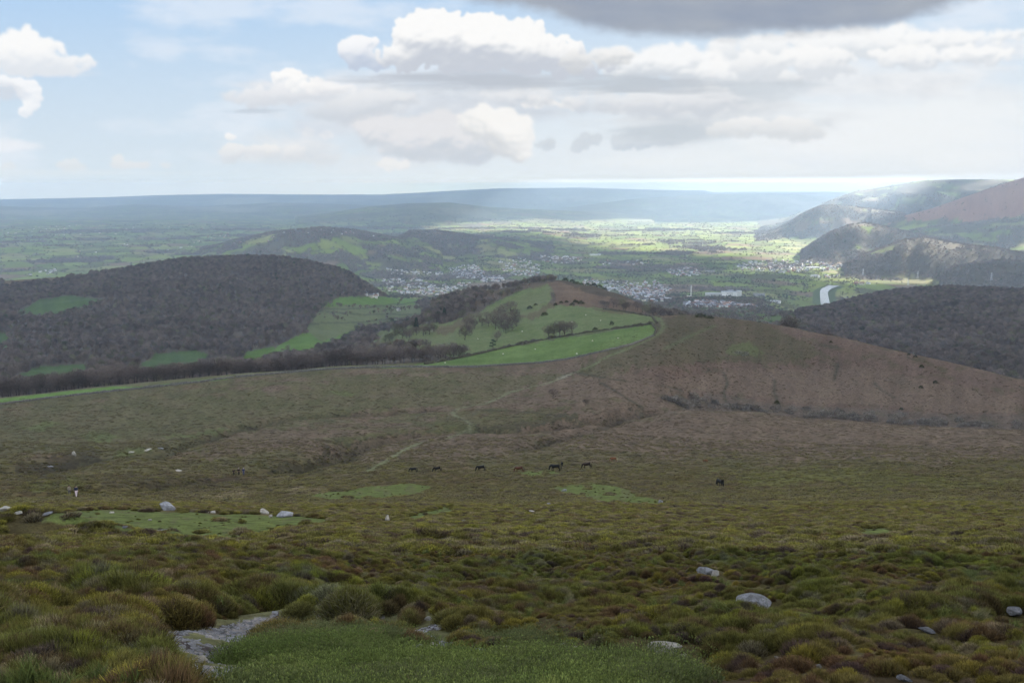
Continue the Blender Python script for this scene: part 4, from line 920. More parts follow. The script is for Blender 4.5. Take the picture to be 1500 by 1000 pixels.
def tree_geo(h, rad, seed, ntw, tw=0.07, tl=0.9, limbs=9, crown0=0.10, round_=1.0, nlump=9):
    """a broad winter tree: trunk and limbs, and a crown of many thin twigs gathered in clumps"""
    R = np.random.default_rng(seed); parts = []; tr = h * 0.028
    top = np.array([R.normal(0, .04) * h, R.normal(0, .04) * h, h * 0.62])
    tp = [np.array([0, 0, -0.6]), np.array([0, 0, h * .12]), top * .5 + np.array([R.normal(0, .02) * h, 0, 0]), top]
    parts.append(tube(tp, [tr * 1.5, tr, tr * .7, tr * .3], 7)); cc = []
    for i in range(limbs):
        a = i * 2.4 + R.uniform(-.3, .3); z0 = h * R.uniform(.16, .5); el = R.uniform(.35, 1.1); L = rad * R.uniform(.75, 1.05)
        p0 = np.array([0, 0, z0]); p2 = p0 + np.array([cos(a) * cos(el) * L, sin(a) * cos(el) * L, sin(el) * L * 0.9]); p1 = (p0 + p2) / 2 + np.array([0, 0, -.05 * h])
        parts.append(tube([p0, p1, p2], [tr * .55, tr * .35, tr * .1], 4)); cc.append(p2)
    # crown
    czc = h * (crown0 + 1) / 2; ch = h * (1 - crown0) / 2
    lum = []
    for i in range(nlump):
        a = R.uniform(0, 2 * pi); q_ = R.uniform(.25, .75); e = R.uniform(-.7, 1.0)
        lum.append((cos(a) * q_ * rad, sin(a) * q_ * rad, czc + e * ch * .6, R.uniform(.35, .55) * rad))
    lum.append((0, 0, czc + ch * .25, rad * .65)); lum = np.array(lum)
    w = lum[:, 3] ** 3; li = R.choice(len(lum), ntw, p=w / w.sum()); d = R.normal(0, 1, (ntw, 3)); d /= np.linalg.norm(d, axis=1)[:, None]
    q_ = R.uniform(0.35, 1, ntw) ** .5
    c = lum[li, :3] + d * (lum[li, 3] * q_)[:, None] * np.array([1, 1, .85])
    dirn = d * .8 + (c - np.array([0, 0, h * .35])) / rad * .6 + R.normal(0, .35, (ntw, 3)); dirn[:, 2] += .25; dirn /= np.linalg.norm(dirn, axis=1)[:, None]
    s = np.cross(dirn, R.normal(0, 1, (ntw, 3))); s /= np.linalg.norm(s, axis=1)[:, None]
    L = tl * R.uniform(.6, 1.3, ntw)[:, None]; W2 = tw * R.uniform(.6, 1.4, ntw)[:, None]
    V = np.stack([c - s * W2, c + s * W2, c + dirn * L + s * W2 * .5, c + dirn * L - s * W2 * .5], 1).reshape(-1, 3)
    Fq = np.arange(ntw * 4).reshape(-1, 4)
    return join(parts), (V, Fq)
def wood_mat(name, dark):
    m, nt, b = nmat(name, 0.95, 0.05); a = N(nt, 'ShaderNodeAttribute', attribute_name='tint'); a.attribute_type = 'INSTANCER'
    nt.links.new(a.outputs['Color'], b.inputs['Base Color']); return m
mwd = wood_mat('bare_wood', 0)
bark = ramp_mat('bark', (.045, .040, .034), (.085, .075, .062), 3.0)
twig = ramp_mat('bare_twigs', (.082, .064, .056), (.118, .092, .078), 0.6, rnd=0.42)
twig_g = ramp_mat('mossy_twigs', (.080, .080, .048), (.11, .105, .066), 0.6, rnd=0.25)
ever = ramp_mat('evergreen_leaves', (.014, .024, .012), (.030, .045, .020), 0.8, rnd=0.2)
gors = ramp_mat('gorse_leaves', (.028, .032, .014), (.055, .055, .024), 1.5, rnd=0.25)
def one(v): return mesh_np('wood_tree', v[0], v[1], mwd)
wp = []
for i in range(5):
    a, b_ = tree_geo(11.5 + i % 3, 4.6 + .3 * (i % 2), 60 + i, 520, .13, 1.1, 5); wp.append(one(join([a, b_])))
wood_c = proto_coll('wood_trees', wp)
fp = []
for i in range(3):
    a, b_ = tree_geo(9, 4.8, 80 + i, 70, .5, 2.0, 2); fp.append(one(join([a, b_])))
far_c = proto_coll('far_trees', fp)
def wtint(k, seed, amt=.25, base=((.090, .072, .064), (.100, .080, .066), (.080, .070, .064), (.082, .080, .050), (.024, .036, .018)), p=(.42, .27, .2, .10, .01)):
    R = np.random.default_rng(seed); c = np.array(base)[R.choice(len(base), len(k), p=p)]; f = fbm(XG.ravel()[k] / 120, YG.ravel()[k] / 120, 3, seed)
    return c * 1.45 * (R.uniform(1 - amt, 1 + amt, (len(k), 1))) * (1 + .25 * f[:, None])
wd = wood & VIEW & (RG < 4300)
for nm, msk, lab in (('left', wd & (PX < 640) & (RG > 760), 'bare winter wood covering the broad hill and the valley below it'),
                     ('right', wd & (PX >= 960) & ~((PX < 1150) & (RG > 1500)), 'dark bare wood over the hill beyond the right-hand shoulder'),
                     ('mid', wd & (PX >= 640) & (PX < 960) & (RG > 900), 'bare wood on the flanks of the knoll')):
    area = AREA[msk].sum(); n = int(min(19000, area / 34)); print('WOOD', nm, area)
    P, k = sample(msk, n, None, 30 + len(nm)); rs = np.random.default_rng(40 + len(nm))
    sc_ = rs.uniform(.55, 1.15, n) * (0.84 if nm != 'mid' else .7); P[:, 2] -= 0.5
    scatter('wood', P, wood_c, wtint(k, 50 + len(nm), .38), sc_, lab, .06, 30)
msk = plainwood & VIEW & (RG < 11000) & (PY > 285)
print('PLAINWOOD', AREA[msk].sum())
P, k = sample(msk, 42000, 1 / RG ** .7 + 0 * XG, 35); rs = np.random.default_rng(36)
scatter('wood', P, far_c, wtint(k, 57, .15) * 1.45, rs.uniform(.55, 1.0, len(k)) * (1 + RG[0][k % NR] / 16000), 'patches of bare woodland across the plain and far hills', .05, 31)
P, k = sample(hedgeM & VIEW & (RG < 12500), 15000, 1 / RG ** .6 + 0 * XG, 37)
scatter('hedgerow_trees', P, far_c, wtint(k, 58, base=((.100, .085, .056), (.115, .092, .062), (.085, .090, .046), (.050, .060, .028), (.03, .042, .02)), p=(.35, .25, .2, .15, .05)), rs.uniform(.35, .85, len(k)) * (1 + RG[0][k % NR] / 30000), 'hedgerow trees lining the fields of the plain', .05, 32)
# a wooded town and river margin
vl = VIEW & (RG > 1300) & (RG < 3300) & (PX > 448) & (PX < 620) & (PY > 434) & (PY < 506) & ~wood
vm = vl & ((np.abs(PY - (449 + (PX - 530) * .06 + 4 * nl + 2.5 * nw)) < 1.5) | (np.abs(PY - (458 - (PX - 530) * .05 + 4 * nl + 2.5 * nw)) < 1.5) | (np.abs(PY - (469 + (PX - 530) * .06 + 4 * nl + 2.5 * nw)) < 1.6) | (np.abs(PX - 505 - 1.2 * (PY - 460)) < 1.2) | (np.abs(PX - 572 + .8 * (PY - 460)) < 1.2) | (nl > .75))
P, k = sample(vm, 330, None, 39); P[:, 2] -= .3
scatter('hedgerow_trees', P, wood_c, wtint(k, 61), rs.uniform(.25, .75, len(k)), 'hedges and trees dividing the small valley fields', .05, 34)
P, k = sample(VIEW & (RG > 1450) & (RG < 3350) & (PX > 950) & (PX < 1160) & (fbm(XG / 90, YG / 90, 3, 321) > -.1), 2600, None, 40)
scatter('garden_trees', P, far_c, wtint(k, 62), rs.uniform(.4, 1.0, len(k)), 'trees on the low ground below the ridge, beside the grey estate', .05, 35)
tw = VIEW & (RG > 3000) & (RG < 6200) & (PX > 540) & (PX < 1260) & (fbm(XG / 160, YG / 160, 4, 320) > 0.0) & (RIVD > 60)
P, k = sample(tw, 9000, None, 38)
scatter('garden_trees', P, far_c, wtint(k, 59, base=((.060, .054, .042), (.075, .062, .048), (.050, .055, .034), (.026, .036, .020), (.018, .03, .016)), p=(.4, .25, .15, .12, .08)), rs.uniform(.4, .95, len(k)), 'bare and evergreen trees among the houses of the valley town', .05, 33)
tick('scatter')
# ---------------------------------------------------------------- individual trees and bushes
def empty(name, loc, rz=0, scl=1, **kw):
    o = bpy.data.objects.new(name, None); CO.objects.link(o); o.location = loc; o.rotation_euler = (0, 0, rz); o.scale = (scl, scl, scl); o.empty_display_size = 0.5
    return tag(o, **kw)
def on(px, py, rmin=3, rmax=60000, dz=0.0):
    x, y = pick(px, py, rmin, rmax); return np.array([x, y, float(hgt(x, y)) + EYE + dz])
def facing(p): return -math.atan2(p[0], p[1])
TG = []
for i in range(5):
    a, b_ = tree_geo(12, 5.6 + .4 * (i % 3), 160 + i, 1500, .055, 1.0, 9)
    TG.append((mesh_np('trunk', a[0], a[1], bark, smooth=True), mesh_np('crown', b_[0], b_[1], twig), mesh_np('crown', b_[0], b_[1], twig_g)))
def cone_crown(h, rad, n, seed, layers=9, low=.18):
    R = np.random.default_rng(seed); t = R.uniform(0, 1, n) ** .8; z = h * (low + (1 - low) * (1 - (1 - t) ** 1)); rr = rad * (1 - t) ** .7 * (.72 + .28 * np.cos(t * layers * 2 * pi)) * R.uniform(.55, 1, n)
    a = R.uniform(0, 2 * pi, n); c = np.stack([rr * np.cos(a), rr * np.sin(a), z], -1); d = np.stack([np.cos(a), np.sin(a), np.full(n, -.15)], -1) + R.normal(0, .3, (n, 3)); d /= np.linalg.norm(d, axis=1)[:, None]
    s = np.cross(d, R.normal(0, 1, (n, 3))); s /= np.linalg.norm(s, axis=1)[:, None]; L = rad * .28; W2 = rad * .07
    return np.stack([c - s * W2, c + s * W2, c + d * L + s * W2 * .3, c + d * L - s * W2 * .3], 1).reshape(-1, 3), np.arange(n * 4).reshape(-1, 4)
CN = []
for i in range(2):
    v, f = cone_crown(12, 2.9, 1300, 200 + i, 7 + i); tv, tf = tube([(0, 0, -.5), (0, 0, 4), (0, 0, 11.2)], [.32, .24, .04], 6)
    CN.append((mesh_np('trunk', tv, tf, bark, smooth=True), mesh_np('crown', v, f, ever)))
# scraggy pine: uneven flat plates of needles on a leaning stem
def pine_geo(seed):
    R = np.random.default_rng(seed); Vs = []; o = 0
    for (cx, cz, rr) in ((-1.6, 3.2, 1.6), (1.2, 4.4, 1.7), (-1.4, 6.0, 1.5), (1.5, 7.2, 1.4), (0, 8.6, 1.5)):
        n = 260; a = R.uniform(0, 2 * pi, n); q_ = R.uniform(0, 1, n) ** .5 * rr; c = np.stack([cx + q_ * np.cos(a), q_ * np.sin(a), cz + R.normal(0, .28, n)], -1)
        d = R.normal(0, 1, (n, 3)); d /= np.linalg.norm(d, axis=1)[:, None]; s = np.cross(d, R.normal(0, 1, (n, 3))); s /= np.linalg.norm(s, axis=1)[:, None]
        Vs.append(np.stack([c - s * .1, c + s * .1, c + d * .5 + s * .05, c + d * .5 - s * .05], 1).reshape(-1, 3))
    V = np.concatenate(Vs); br = [tube([(0, 0, -.4), (.3, 0, 3), (-.2, 0, 6), (.1, 0, 8.8)], [.3, .24, .15, .05], 6)]
    for (cx, cz) in ((-1.6, 3.2), (1.2, 4.4), (-1.4, 6.0), (1.5, 7.2)): br.append(tube([(0, 0, cz - .5), (cx, 0, cz)], [.1, .04], 4))
    return join(br), (V, np.arange(len(V)).reshape(-1, 4))
def put_tree(name, geo, p, hgt_m, rz, label, cat='tree', group=None, base_h=12.0):
    s = hgt_m / base_h; t = empty(name, p, rz, s, label=label, cat=cat, group=group)
    link('trunk', geo[0], t); link('crown', geo[1], t); return t
rt = np.random.default_rng(9)
# the belt of bare trees beyond the wall, left to centre
BELT = [(-20,583),(60,572),(120,566),(170,562),(230,560),(290,556),(345,549),(400,543),(470,537),(540,533),(600,531),(640,527),(678,521)]
bx = np.array([b[0] for b in BELT]); by = np.array([b[1] for b in BELT])
def belt_point(px, k):
    az, s = unproject(px, 545); az = float(az); rw_ = np.interp(px, [0, 300, 500, 620, 700], [664, 664, 668, 682, 700]) + 9 * k
    x, y = rw_ * sin(az), rw_ * cos(az); return np.array([x, y, float(hgt(x, y)) + EYE - .2])
for row, st_, x0 in ((0, 13, -14), (1, 14, -8), (2, 16, -12)):
    px = x0
    while px < 682:
        p = belt_point(px, row * 1.15 + rt.uniform(-.3, .3)); i = int(rt.integers(0, 5)); g_ = TG[i]; hh = rt.uniform(8.0, 13.0) * (1.05 if px < 200 else 1)
        if px > 560: hh *= .95
        grp = ('bare trees of the belt beyond the moor wall', 'bare twiggy tree in the long belt just beyond the moor wall') if row == 0 else ('bare trees standing second in the belt', 'bare tree behind the front rank of the long belt beyond the moor wall')
        put_tree('bare_tree', (g_[0], g_[1]), p, hh, rt.uniform(0, 6.3), grp[1], group=grp[0]); px += st_ * rt.uniform(.7, 1.3)
# clump on the pale hillside field
G1 = 'dense clump of bare trees on the pale field'
for (px, py, h) in [(722,472,13),(730,466,14),(740,462,15),(748,458,15),(735,478,16),(744,480,17),(726,482,14),(754,470,14),(757,478,12),(716,478,10),(750,484,13),(738,486,12),(713,468,10),(741,488,10)]:
    g_ = TG[int(rt.integers(0, 5))]; put_tree('bare_tree', (g_[0], g_[1]), on(px, py, 800, 1400, -.3), h * .92, rt.uniform(0, 6), 'dark bare tree packed in the dense clump on the pale hillside field', group=G1)
for (px, py, h) in [(684,480,11),(690,474,12),(695,482,10),(702,470,10),(688,488,10),(706,478,9)]:
    g_ = TG[int(rt.integers(0, 5))]; put_tree('bare_tree', (g_[0], g_[1]), on(px, py, 800, 1400, -.3), h, rt.uniform(0, 6), 'bare tree in the thin cluster left of the dense hillside clump', group='thin cluster of bare trees left of the clump')
put_tree('bare_tree', TG[1][:2], on(681, 498, 700, 1200, -.2), 14.0, .3, 'rounded bare tree standing alone below the dense clump on the pale field')
put_tree('bare_tree', TG[2][:2], on(728, 500, 700, 1200, -.2), 9.0, 1.3, 'small rounded bare tree behind the scraggy pine by the field hedge')
pg = pine_geo(5); pgm = (mesh_np('trunk', *pg[0], bark, smooth=True), mesh_np('crown', *pg[1], ever))
put_tree('pine_tree', pgm, on(722, 511, 650, 1000, -.2), 7.5, .2, 'scraggy dark pine tree on the hedge line between two green fields', base_h=9.0)
for j, (px, py, h, s) in enumerate([(804,496,11.5,0),(812,495,13,1),(820,494,13.5,3),(827,492,12.5,2)]):
    put_tree('bare_tree', (TG[s][0], TG[s][2 if j == 1 else 1]), on(px, py, 650, 1100, -.2), h, j * 1.4, 'bare tree in the tight round group of four on the hedge line', group='round group of four trees on the hedge line')
put_tree('bare_tree', TG[4][:2], on(838, 490, 650, 1100, -.2), 12, 2.2, 'bare tree just right of the round group on the hedge line')
for (px, py, h, lab) in [(610,482,13,'dark pointed conifer in the wood left of the pale field'), (651,466,12,'leaning dark conifer at the upper edge of the wood by the pale field'), (646,462,9,'smaller dark conifer touching the leaning one at the wood edge')]:
    put_tree('conifer', CN[0 if px < 640 else 1], on(px, py, 700, 1500, -.3), h, 0, lab)
# woodland edge trees round the pale field
for a, b_, n, lab, grp, h0 in [((560,502),(640,486),13,'bare tree along the wood edge above the lower corner of the pale field','trees of the wood edge left of the pale field',10),
                           ((575,488),(650,470),12,'bare tree inside the wood left of the pale field','trees inside the wood left of the pale field',10),
                           ((728,434),(765,424),7,'bare tree in the strip along the top of the pale field','strip of trees at the top of the pale field',8),
                           ((640,452),(722,434),11,'bare tree on the dark upper slope left of the knoll','trees on the upper slope left of the knoll',8),
                           ((560,478),(640,458),11,'bare tree on the wooded flank falling left of the knoll','trees on the flank left of the knoll',9),
                           ((893,438),(1008,460),20,'bare tree of the wood behind the ridge right of the knoll','trees behind the ridge right of the knoll',11),
                           ((1150,480),(1166,484),4,'big bare tree rising behind the right-hand shoulder','big trees behind the right-hand shoulder',19),
                           ((1206,492),(1220,496),3,'bare tree farther down behind the right-hand shoulder','trees farther down behind the shoulder',13)]:
    for j in range(n):
        t = (j + .5) / n; px = a[0] + (b_[0] - a[0]) * t + rt.uniform(-3, 3); py = a[1] + (b_[1] - a[1]) * t + rt.uniform(-3, 3)
        if h0 >= 13: az, s = unproject(px, py); r = 900; p = np.array([r * sin(float(az)), r * cos(float(az)), 0]); p[2] = max(float(hgt(p[0], p[1])), float(s) * r - 2) + EYE - (h0 * .25)
        elif px > 880 and px < 1010: az, s = unproject(px, py); r = 1010 + rt.uniform(-30, 60); p = np.array([r * sin(float(az)), r * cos(float(az)), 0]); p[2] = float(hgt(p[0], p[1])) + EYE - .3
        else: p = on(px, py, 800, 1700, -.3)
        g_ = TG[int(rt.integers(0, 5))]; put_tree('bare_tree', (g_[0], g_[int(rt.choice([1, 1, 2]))]), p, h0 * rt.uniform(.75, 1.1), rt.uniform(0, 6), lab, group=grp)
# bushes: low thorny domes
def bush_geo(seed, n=520, mat=gors):
    R = np.random.default_rng(seed); d = R.normal(0, 1, (n, 3)); d[:, 2] = np.abs(d[:, 2]); d /= np.linalg.norm(d, axis=1)[:, None]; q_ = R.uniform(.45, 1, n) ** .6
    c = d * q_[:, None] * np.array([1, 1, 1.05]) * (1 + .18 * np.sin(5 * d[:, :1] + seed) * np.cos(4 * d[:, 1:2])); s = np.cross(d, R.normal(0, 1, (n, 3))); s /= np.linalg.norm(s, axis=1)[:, None]
    dd = d + R.normal(0, .5, (n, 3)); V = np.stack([c - s * .05, c + s * .05, c + dd * .17 + s * .02, c + dd * .17 - s * .02], 1).reshape(-1, 3)
    return mesh_np('bush', V, np.arange(n * 4).reshape(-1, 4), mat)
BU = [bush_geo(i) for i in range(3)]; scrubm = ramp_mat('scrub_twigs', (.12, .105, .09), (.17, .15, .125), 1.0, rnd=.3); BT = [bush_geo(i + 5, 330, scrubm) for i in range(3)]
def bush(px, py, r, label, group=None, kindm=None, rmin=250, rmax=1500, name='bush', cat='bush', sq=1.0):
    p = on(px, py, rmin, rmax, -.15 * r); o = link(name, (kindm or BU)[int(rt.integers(0, 3))], None, label=label, cat=cat, group=group); o.location = p; o.scale = (r, r, r * sq); o.rotation_euler = (0, 0, rt.uniform(0, 6)); return o
bush(798, 462, 3.4, 'low dark bush in the middle of the upper pale field'); bush(770, 505, 3.4, 'dead tangled thorn bush on the hedge line between the fields', kindm=BT)
bush(896, 476, 1.9, 'narrow upright hawthorn in the upper field near the hedge', sq=1.8); bush(872, 483, 2.2, 'small dark hawthorn touching the hedge line right of the trees')
for (px, py) in [(814,447),(822,444),(830,443),(838,447),(843,443),(851,445),(785,447),(776,452)]: bush(px, py, rt.uniform(2.2, 3.6), 'dark gorse bush along the top edge of the upper field', 'gorse along the top of the upper field')
for (px, py) in [(828,410),(838,410),(846,411),(852,415),(861,413),(870,417),(878,421),(886,424),(842,416)]: bush(px, py, rt.uniform(2.6, 4.4), 'dark gorse bush on the bracken crest of the knoll', 'gorse on the crest of the knoll', rmax=1700)
bush(1026, 464, 4.6, 'dark rounded bush on the skyline of the brown ridge', rmax=900, sq=.7); bush(1040, 466, 3.4, 'smaller dark bush beside the rounded one on the ridge skyline', rmax=900, sq=.7)
for px, py, lab in [(1331,520,'small dark gorse bush highest on the right-hand skyline'), (1341,523,'dark gorse bush just below the skyline one'), (1350,538,'lone dark bush below the pair on the right-hand skyline'), (1370,561,'tiny dark bush on the brown slope far right'), (1349,568,'tiny dark bush on the brown slope between two darker patches'), (1138,591,'dark round bush low on the brown slope above the dip'), (1320,600,'small dark bush at the foot of the brown slope'), (1217,502,'low gorse bush on the crest of the brown shoulder')]:
    bush(px, py, rt.uniform(1.1, 1.7), lab, sq=1.2)
bush(1085, 518, 6, 'grey leafless thicket beside the green patch on the shoulder', kindm=BT, sq=.45)
for px, py, h, lab in [(810,583,5.0,'bare stunted tree on the moor right of the pale path'), (858,594,3.4,'tiny leafless tree on the bank above the gully'), (1012,588,4.5,'leafless tree among scrub where the dip begins')]:
    put_tree('stunted_tree', TG[3][:2], on(px, py, 300, 700, -.1), h, 1, lab)
for j_ in range(120):
    px = rt.uniform(965, 1500) if j_ % 8 else rt.uniform(965, 1040); ey = np.interp(px, [940, 1000, 1030, 1100, 1200, 1300, 1400, 1500], [606, 601, 598, 603, 615, 621, 626, 629]); up_ = abs(rt.normal(0, 1)) * np.interp(px, [955, 1040, 1080, 1150, 1300, 1500], [9, 8, 2, 7, 6, 5])
    p = on(px, ey - 1 - up_, 485, 760, -.4); o = link('scrub_bush', BT[int(rt.integers(0, 3))], None, label='grey leafless scrub bush in the dip at the foot of the brown slope', cat='bush', group='grey scrub along the dip'); rad = rt.uniform(1.3, 3.4)
    o.location = p; o.scale = (rad, rad, rad * rt.uniform(.7, 1.1)); o.rotation_euler = (0, 0, rt.uniform(0, 6))
# yellow-green cushions in the near heather
mcu = bpy.data.materials.new('cushion_green'); 
cush = ramp_mat('yellow_green_cushion', (.100, .100, .020), (.200, .190, .034), 14, rnd=.2); V, Fq, c_v = tuft(4200, .42, .36, .012, .055, 91, .8); cu_m = mesh_np('cushion', V, Fq, cush)
bpy.data.materials.remove(mcu)
for px, py, r, lab in [(1008,868,1.25,'largest bright yellow-green gorse cushion, a round dome left of the grey boulder'), (1190,905,1.0,'yellow-green cushion right of and below the grey boulder'), (1160,873,.9,'flat yellow-green cushion just right of the grey boulder'), (1200,886,.8,'low yellow-green cushion between heather right of the boulder'),
                   (603,795,1.6,'round yellow-green cushion above the heather in the middle distance'), (565,803,1.2,'yellow-green cushion in a cluster left of the round one'), (553,808,1.0,'small yellow-green cushion at the left of its cluster'), (465,810,1.2,'flat yellow cushion on the heather edge right of the green sward'), (448,800,1.1,'dull green cushion beside the sward corner'),
                   (628,834,.9,'yellow-green cushion among brown heather near the centre'), (876,830,1.0,'broad flat yellow-green cushion left of the split rock'), (812,822,1.0,'pale yellow cushion in grey heather at mid-slope'), (1325,900,.9,'one of two yellow-green cushions on the dark heather, the upper'), (1345,908,.9,'one of two yellow-green cushions on the dark heather, the lower'), (1147,850,.9,'dim yellow cushion right of the split rock'), (690,778,1.3,'dull yellow cushion in the middle of the far heather'), (762,833,.9,'low yellowish cushion at the centre of the slope'), (1120,845,.8,'small yellow cushion above the grey boulder')]:
    p = on(px, py, 8, 140, -.03); r = r * 27 * math.hypot(p[0], p[1]) / F_PX / .95; o = link('gorse_cushion', cu_m, None, label=lab, cat='gorse'); o.location = p; o.scale = (r, r, r * .85); o.rotation_euler = (0, 0, rt.uniform(0, 6))
tick('trees')
# ---------------------------------------------------------------- rocks
def rock_mesh(seed, flat=.6, elong=1.3, cut=13):
    R = np.random.default_rng(seed); bm = bmesh.new(); bmesh.ops.create_icosphere(bm, subdivisions=4, radius=1.0)
    pl = [(lambda v: v / np.linalg.norm(v))(R.normal(0, 1, 3)) for _ in range(cut)]; ds = R.uniform(.42, .78, cut)
    co = np.array([v.co[:] for v in bm.verts])
    for n_, d_ in zip(pl, ds):
        e = co @ n_ - d_; co -= np.clip(e, 0, None)[:, None] * n_ * .94
    nn = fbm(co[:, 0] * 2.1 + co[:, 2], co[:, 1] * 2.1 - co[:, 2], 5, seed); co *= (1 + .07 * nn)[:, None]; co *= np.array([elong, 1, flat])
    for v, c in zip(bm.verts, co): v.co = c
    me = bpy.data.meshes.new('rock'); bm.to_mesh(me); bm.free()
    return me
import bmesh
def rock_mat(name, c1, c2, c3):
    m, nt, b = nmat(name, .9, .2); tc = N(nt, 'ShaderNodeTexCoord'); f1 = noise(nt, tc.outputs['Object'], 2.2, 8, .65); f2 = noise(nt, tc.outputs['Object'], 9, 6, .7)
    r = N(nt, 'ShaderNodeValToRGB'); r.color_ramp.elements[0].position = .36; r.color_ramp.elements[1].position = .6; r.color_ramp.elements[0].color = (*c1, 1); r.color_ramp.elements[1].color = (*c2, 1); nt.links.new(f1, r.inputs[0])
    mx = N(nt, 'ShaderNodeMix', data_type='RGBA'); mr = N(nt, 'ShaderNodeMapRange'); mr.inputs['From Min'].default_value = .52; mr.inputs['From Max'].default_value = .66; nt.links.new(f2, mr.inputs['Value'])
    nt.links.new(mr.outputs[0], mx.inputs[0]); nt.links.new(r.outputs[0], mx.inputs[6]); mx.inputs[7].default_value = (*c3, 1); nt.links.new(mx.outputs[2], b.inputs['Base Color'])
    bp = N(nt, 'ShaderNodeBump'); bp.inputs['Strength'].default_value = .9; bp.inputs['Distance'].default_value = .12; nt.links.new(f2, bp.inputs['Height']); nt.links.new(bp.outputs[0], b.inputs['Normal']); return m
mr_p = rock_mat('pale_sandstone', (.30, .28, .24), (.44, .41, .36), (.20, .18, .15)); mr_g = rock_mat('grey_rock', (.13, .13, .135), (.24, .24, .255), (.08, .08, .065)); mr_l = rock_mat('lichened_rock', (.17, .17, .175), (.34, .34, .36), (.09, .10, .06))
for (px, py, wpx, kd_, sd_, fl, el_, lab) in ROCKS:
    p = on(px, py, 4, 900); d = math.hypot(p[0], p[1]) * 1.04; wm_r = wpx * d / F_PX
    me = rock_mesh(sd_, fl, el_); me.materials.append({'p': mr_p, 'g': mr_g, 'l': mr_l}[kd_])
    s = wm_r * 1.15 / 2 / max(el_ * .8, .85); o = link('rock', me, None, label=lab, cat='rock'); o.location = (p[0], p[1], p[2] + s * fl * (.75 if d < 14 else .5)); o.scale = (s, s, s)
    o.rotation_euler = (rt.uniform(-.15, .15), rt.uniform(-.15, .15), facing(p) + rt.uniform(-.35, .35))
# loose stones and chippings of the eroded path: too many to count
def pebbles():
    P, k = sample(mud & VIEW & (RG < 40), 2600, None, 77); R = np.random.default_rng(3); me0 = rock_mesh(99, .5, 1.2, 5); n0 = len(me0.vertices)
    bm = bmesh.new(); bmesh.ops.create_icosphere(bm, subdivisions=1, radius=1); b0 = np.array([v.co[:] for v in bm.verts]); f0 = np.array([[v.index for v in f.verts] for f in bm.faces]); bm.free()
    s = R.uniform(.006, .02, len(P)) * np.where(R.uniform(0, 1, len(P)) < .06, 2.2, 1); V = P[:, None] + b0[None] * s[:, None, None] * R.uniform(.6, 1.3, (len(P), len(b0), 1)) * np.array([1.3, 1, .5]); Fq = (f0[None] + (np.arange(len(P)) * len(b0))[:, None, None]).reshape(-1, 3)
    link('gravel', mesh_np('gravel', V.reshape(-1, 3), Fq, mr_g), None, kind='stuff', label='loose stones and chippings on the eroded path'); bpy.data.meshes.remove(me0)
pebbles()
tick('rocks')
# ---------------------------------------------------------------- walls and hedges
stone = ramp_mat('dry_stone', (.055, .052, .045), (.15, .14, .125), 1.6, bump=.5, coord='Object'); hedge_m = ramp_mat('hedge_twigs', (.040, .038, .026), (.075, .066, .044), 1.2, coord='Object')
def wall(name, pts, h, w, mat, label, cat, seed, rmin=450, rmax=1100, rough=.25):
    P = polyline_world(pts, 10, rmin, rmax); seg = np.r_[0, np.cumsum(np.hypot(*np.diff(P, axis=0).T))]; L = seg[-1]; t = np.arange(0, L, 1.5)
    x = np.interp(t, seg, P[:, 0]); y = np.interp(t, seg, P[:, 1])
    for _ in range(6): x[1:-1] = (x[:-2] + x[1:-1] * 2 + x[2:]) / 4; y[1:-1] = (y[:-2] + y[1:-1] * 2 + y[2:]) / 4
    tx = np.gradient(x); ty = np.gradient(y); q_ = np.hypot(tx, ty) + 1e-9; nx, ny = -ty / q_, tx / q_; z = hgt(x, y) + EYE; R = np.random.default_rng(seed)
    hh = h * (1 + rough * fbm(t / 5, t * 0 + seed, 4, seed)); prof = [(-w / 2, -.4), (-w * .45, .6), (-w * .22, 1.0), (w * .22, 1.0), (w * .45, .6), (w / 2, -.4)]; V = []
    for (o_, f_) in prof: j = 1 + rough * .5 * R.normal(0, .35, len(t)); V.append(np.stack([x + nx * o_ * j, y + ny * o_ * j, z + np.where(f_ < 0, -.4, f_ * hh * (1 + .08 * R.normal(0, 1, len(t))))], -1))
    V = np.stack(V, 1).reshape(-1, 3); i, j = np.meshgrid(np.arange(len(t) - 1), np.arange(5), indexing='ij'); a = i * 6 + j
    return link(name, mesh_np(name, V, np.stack([a, a + 1, a + 7, a + 6], -1).reshape(-1, 4), mat), None, label=label, cat=cat)
wall('dry_stone_wall', [(345,553),(400,548),(470,542),(530,539),(590,538),(640,538),(690,538),(740,535),(790,532),(835,526),(880,516),(925,505),(958,492)], 1.15, .8, stone, 'long grey dry stone wall between the brown moor and the bright green field', 'wall', 3)
wall('dry_stone_wall', [(-10,594),(60,585),(130,577),(210,569),(300,559),(345,553)], 1.1, .8, stone, 'low dry stone wall below the narrow green strip on the left', 'wall', 4)
wall('hedge', [(622,534),(660,527),(700,519),(750,507),(800,497),(850,489),(900,482),(955,475)], 1.6, 1.5, hedge_m, 'dark hedge running diagonally between the pale upper and the bright lower field', 'hedge', 5, rmax=1200, rough=.95)
wall('hedge', [(955,475),(962,484),(958,492)], 1.8, 1.6, hedge_m, 'short dark hedge closing the right-hand end of the bright field', 'hedge', 6, rmax=1200, rough=.95)
wall('hedge', [(884,453),(920,458),(955,464),(962,474)], 1.5, 1.6, hedge_m, 'low hedge along the top right of the upper field', 'hedge', 7, rmax=1200, rough=.6)
tick('walls')
